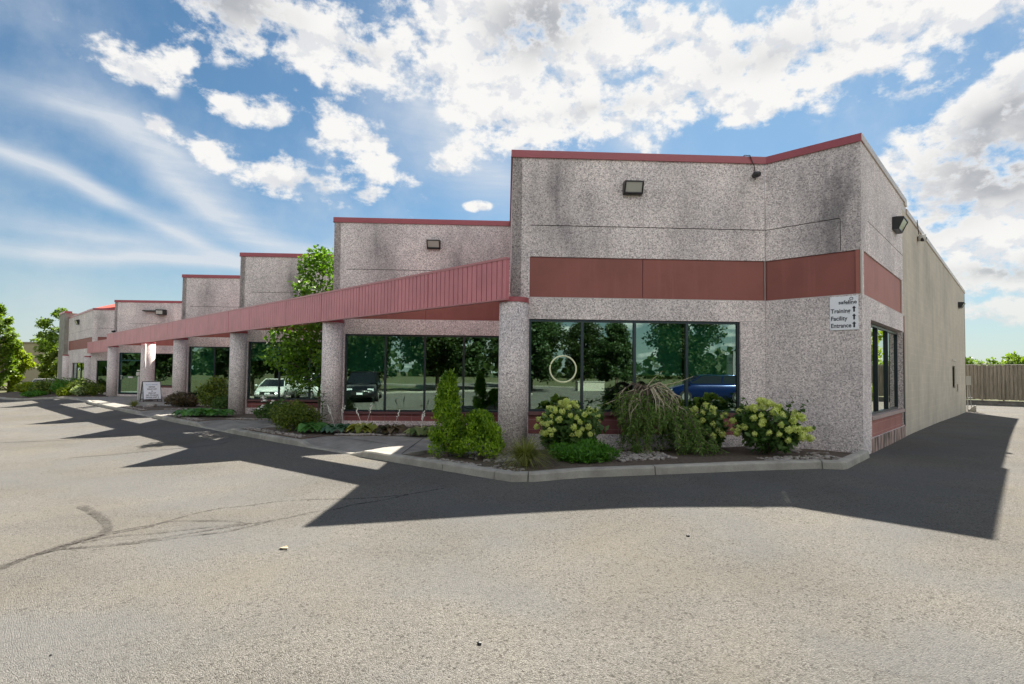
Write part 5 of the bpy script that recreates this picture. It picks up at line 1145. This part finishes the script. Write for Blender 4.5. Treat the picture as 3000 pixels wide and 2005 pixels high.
make_car('parked_sedan', (15.2, -8.9, zc(15.2, -8.9)), math.atan2(-.80, -.60), P_B, 'blue hatchback mirrored in the right pane of the end unit', 4.5, 1.82, 1.55, True)
make_car('parked_sedan', (-26.5, -18.2, zc(-26.5, -18)), ang, P_W, 'white car mirrored in the barred window by the A-frame sign', 4.6, 1.84, 1.45)
make_car('parked_van', (-65.2, -3.9, -1.1), 0.8, P_W, 'white vehicle roof showing behind the shrubs on the far left', 4.9, 1.95, 1.55, True)
# signboard and utility cabinet across the road, mirrored in the end unit glass
SB = empty('directory_sign', (30, -13.6, ZR(30, -13)-.1), math.atan2(.80, .60)+math.pi/2+math.pi); tag(SB, 'pale directory board across the lot, mirrored in the end unit glass', 'sign')
q = MB(); q.box(-1.0, 1.0, -.08, .08, .6, 3.3); q.build('board', mat('pale_green_board', (.55, .60, .55), .5), SB)
for x in (-.95, .95): q = MB(); q.box(x-.08, x+.08, -.1, .1, 0, 3.5); q.build('post', ALU, SB)
text('UNITS', .42, (-.75, -.09, 2.75), (R_(90), 0, 0), INK, SB, off=.004)
q = MB(); q.box(-.9, .9, -.09, -.081, 2.55, 2.6); q.build('rule', INK, SB)
q = MB(); q.box(-1.2, 1.2, -.5, .5, 0, .9); UC = q.build('utility_cabinet', mat('cabinet_pale', (.45, .43, .36), .7), bevel=.03); UC.location = (25.5, -24.5, ZR(25, -24)-.14); UC.rotation_euler = (0, 0, .7); tag(UC, 'low pale utility cabinet on the verge, mirrored in the leftmost pane', 'utility box')
q = MB(); q.box(-1.25, 1.25, -.55, .55, .9, .96); q.build('lid', mat('cabinet_lid', (.36, .35, .30), .7), UC)

# ------------------------------------------------------------------ trees across the lot (behind the camera, mirrored in the glass)
rt = make_tree('roadside_tree', (8, -26, ZR(8, -26)-.1), 9.0, 3.4, 1.9, mat('roadside_leaves', fn=f_leaf((.010, .026, .004), (.045, .07, .014), .25)), 13000, .30, 'spreading tree across the lot, first of the row opposite the end unit', group='trees across the lot', seed=71, trunk_r=.16, nl=60, sparse=.25, lump=.34)
rt2 = make_tree('roadside_tree', (17, -24.5, ZR(17, -24)-.1), 8.0, 3.0, 1.6, mat('dark_conifer_leaves', fn=f_leaf((.015, .04, .01), (.06, .10, .03), .2)), 12000, .28, 'dark dense tree across the lot beside the utility cabinet', group='trees across the lot', seed=72, trunk_r=.15, nl=40, conic=.5, sparse=.3)
spots = [(rt, 2, -28, 1.1, 'tree across the lot behind the black vehicle'), (rt2, -5, -27, 1.0, 'dark tree across the lot, left of the black vehicle'), (rt, -12, -26, 1.0, 'broad tree behind the white sedan'), (rt2, -18, -27, 1.15, 'dark tree left of the white sedan'), (rt, -25, -26, .95, 'tree behind the farthest parked white car'), (rt, -34, -27, 1.2, 'large tree across the lot opposite the teal door'), (rt2, -43, -26, 1.0, 'dark tree across the lot opposite the shrubs'), (rt, 24, -32, 1.1, 'tree behind the utility cabinet on the verge'), (rt, 33.5, -19.5, 1.0, 'tree across the road south of the directory board'), (rt2, 34, -11.5, 1.05, 'dark tree right behind the directory board'), (rt, 36, -5, 1.2, 'wide tree across the road north of the directory board'), (rt2, 35, 3, 1.0, 'dark tree across the road opposite the end wall'), (rt, 37, 12, 1.1, 'tree across the road opposite the block wall'), (rt, 32, -30, .8, 'small tree at the bend of the road'), (rt2, 12, -29, 1.2, 'dark tree between the first two of the row'), (rt, 20.5, -27, .9, 'tree left of the utility cabinet'), (rt2, 29, -24, .85, 'dark tree behind the pale utility cabinet'), (rt2, -8.5, -30, 1.3, 'tall dark tree set back behind the white minivan'), (rt, 33, -7.5, .9, 'small tree beside the directory board')]
for i, (src, x, y, k, lb) in enumerate(spots):
    c = copy_tree(src); c.location = (x, y, ZR(x, y)-.15); c.scale = (k, k, k*(.92+.03*(i % 5))); c.rotation_euler = (0, 0, i*1.7); c['label'] = lb
# far wood on the horizon: one mass
pts, ns = [], []
gg = np.random.default_rng(4)
for i in range(260):
    a = gg.uniform(-.9, 4.0); r = gg.uniform(150, 175); cx_, cy_ = r*math.cos(a-math.pi*.55), r*math.sin(a-math.pi*.55)
    if cy_ > 60 or cx_ < -150: continue
    hh = gg.uniform(5, 9); n = 90; d = gg.normal(0, 1, (n, 3)); d /= np.linalg.norm(d, axis=1)[:, None]; pts.append(np.array([cx_, cy_, hh*.4])+d*np.array([5, 5, hh*.6])); ns.append(d)
pts = np.concatenate(pts); ns = np.concatenate(ns)
tag(leaves('far_wood', MATS['roadside_leaves'], pts, ns, 2.2, .8), kind='stuff')
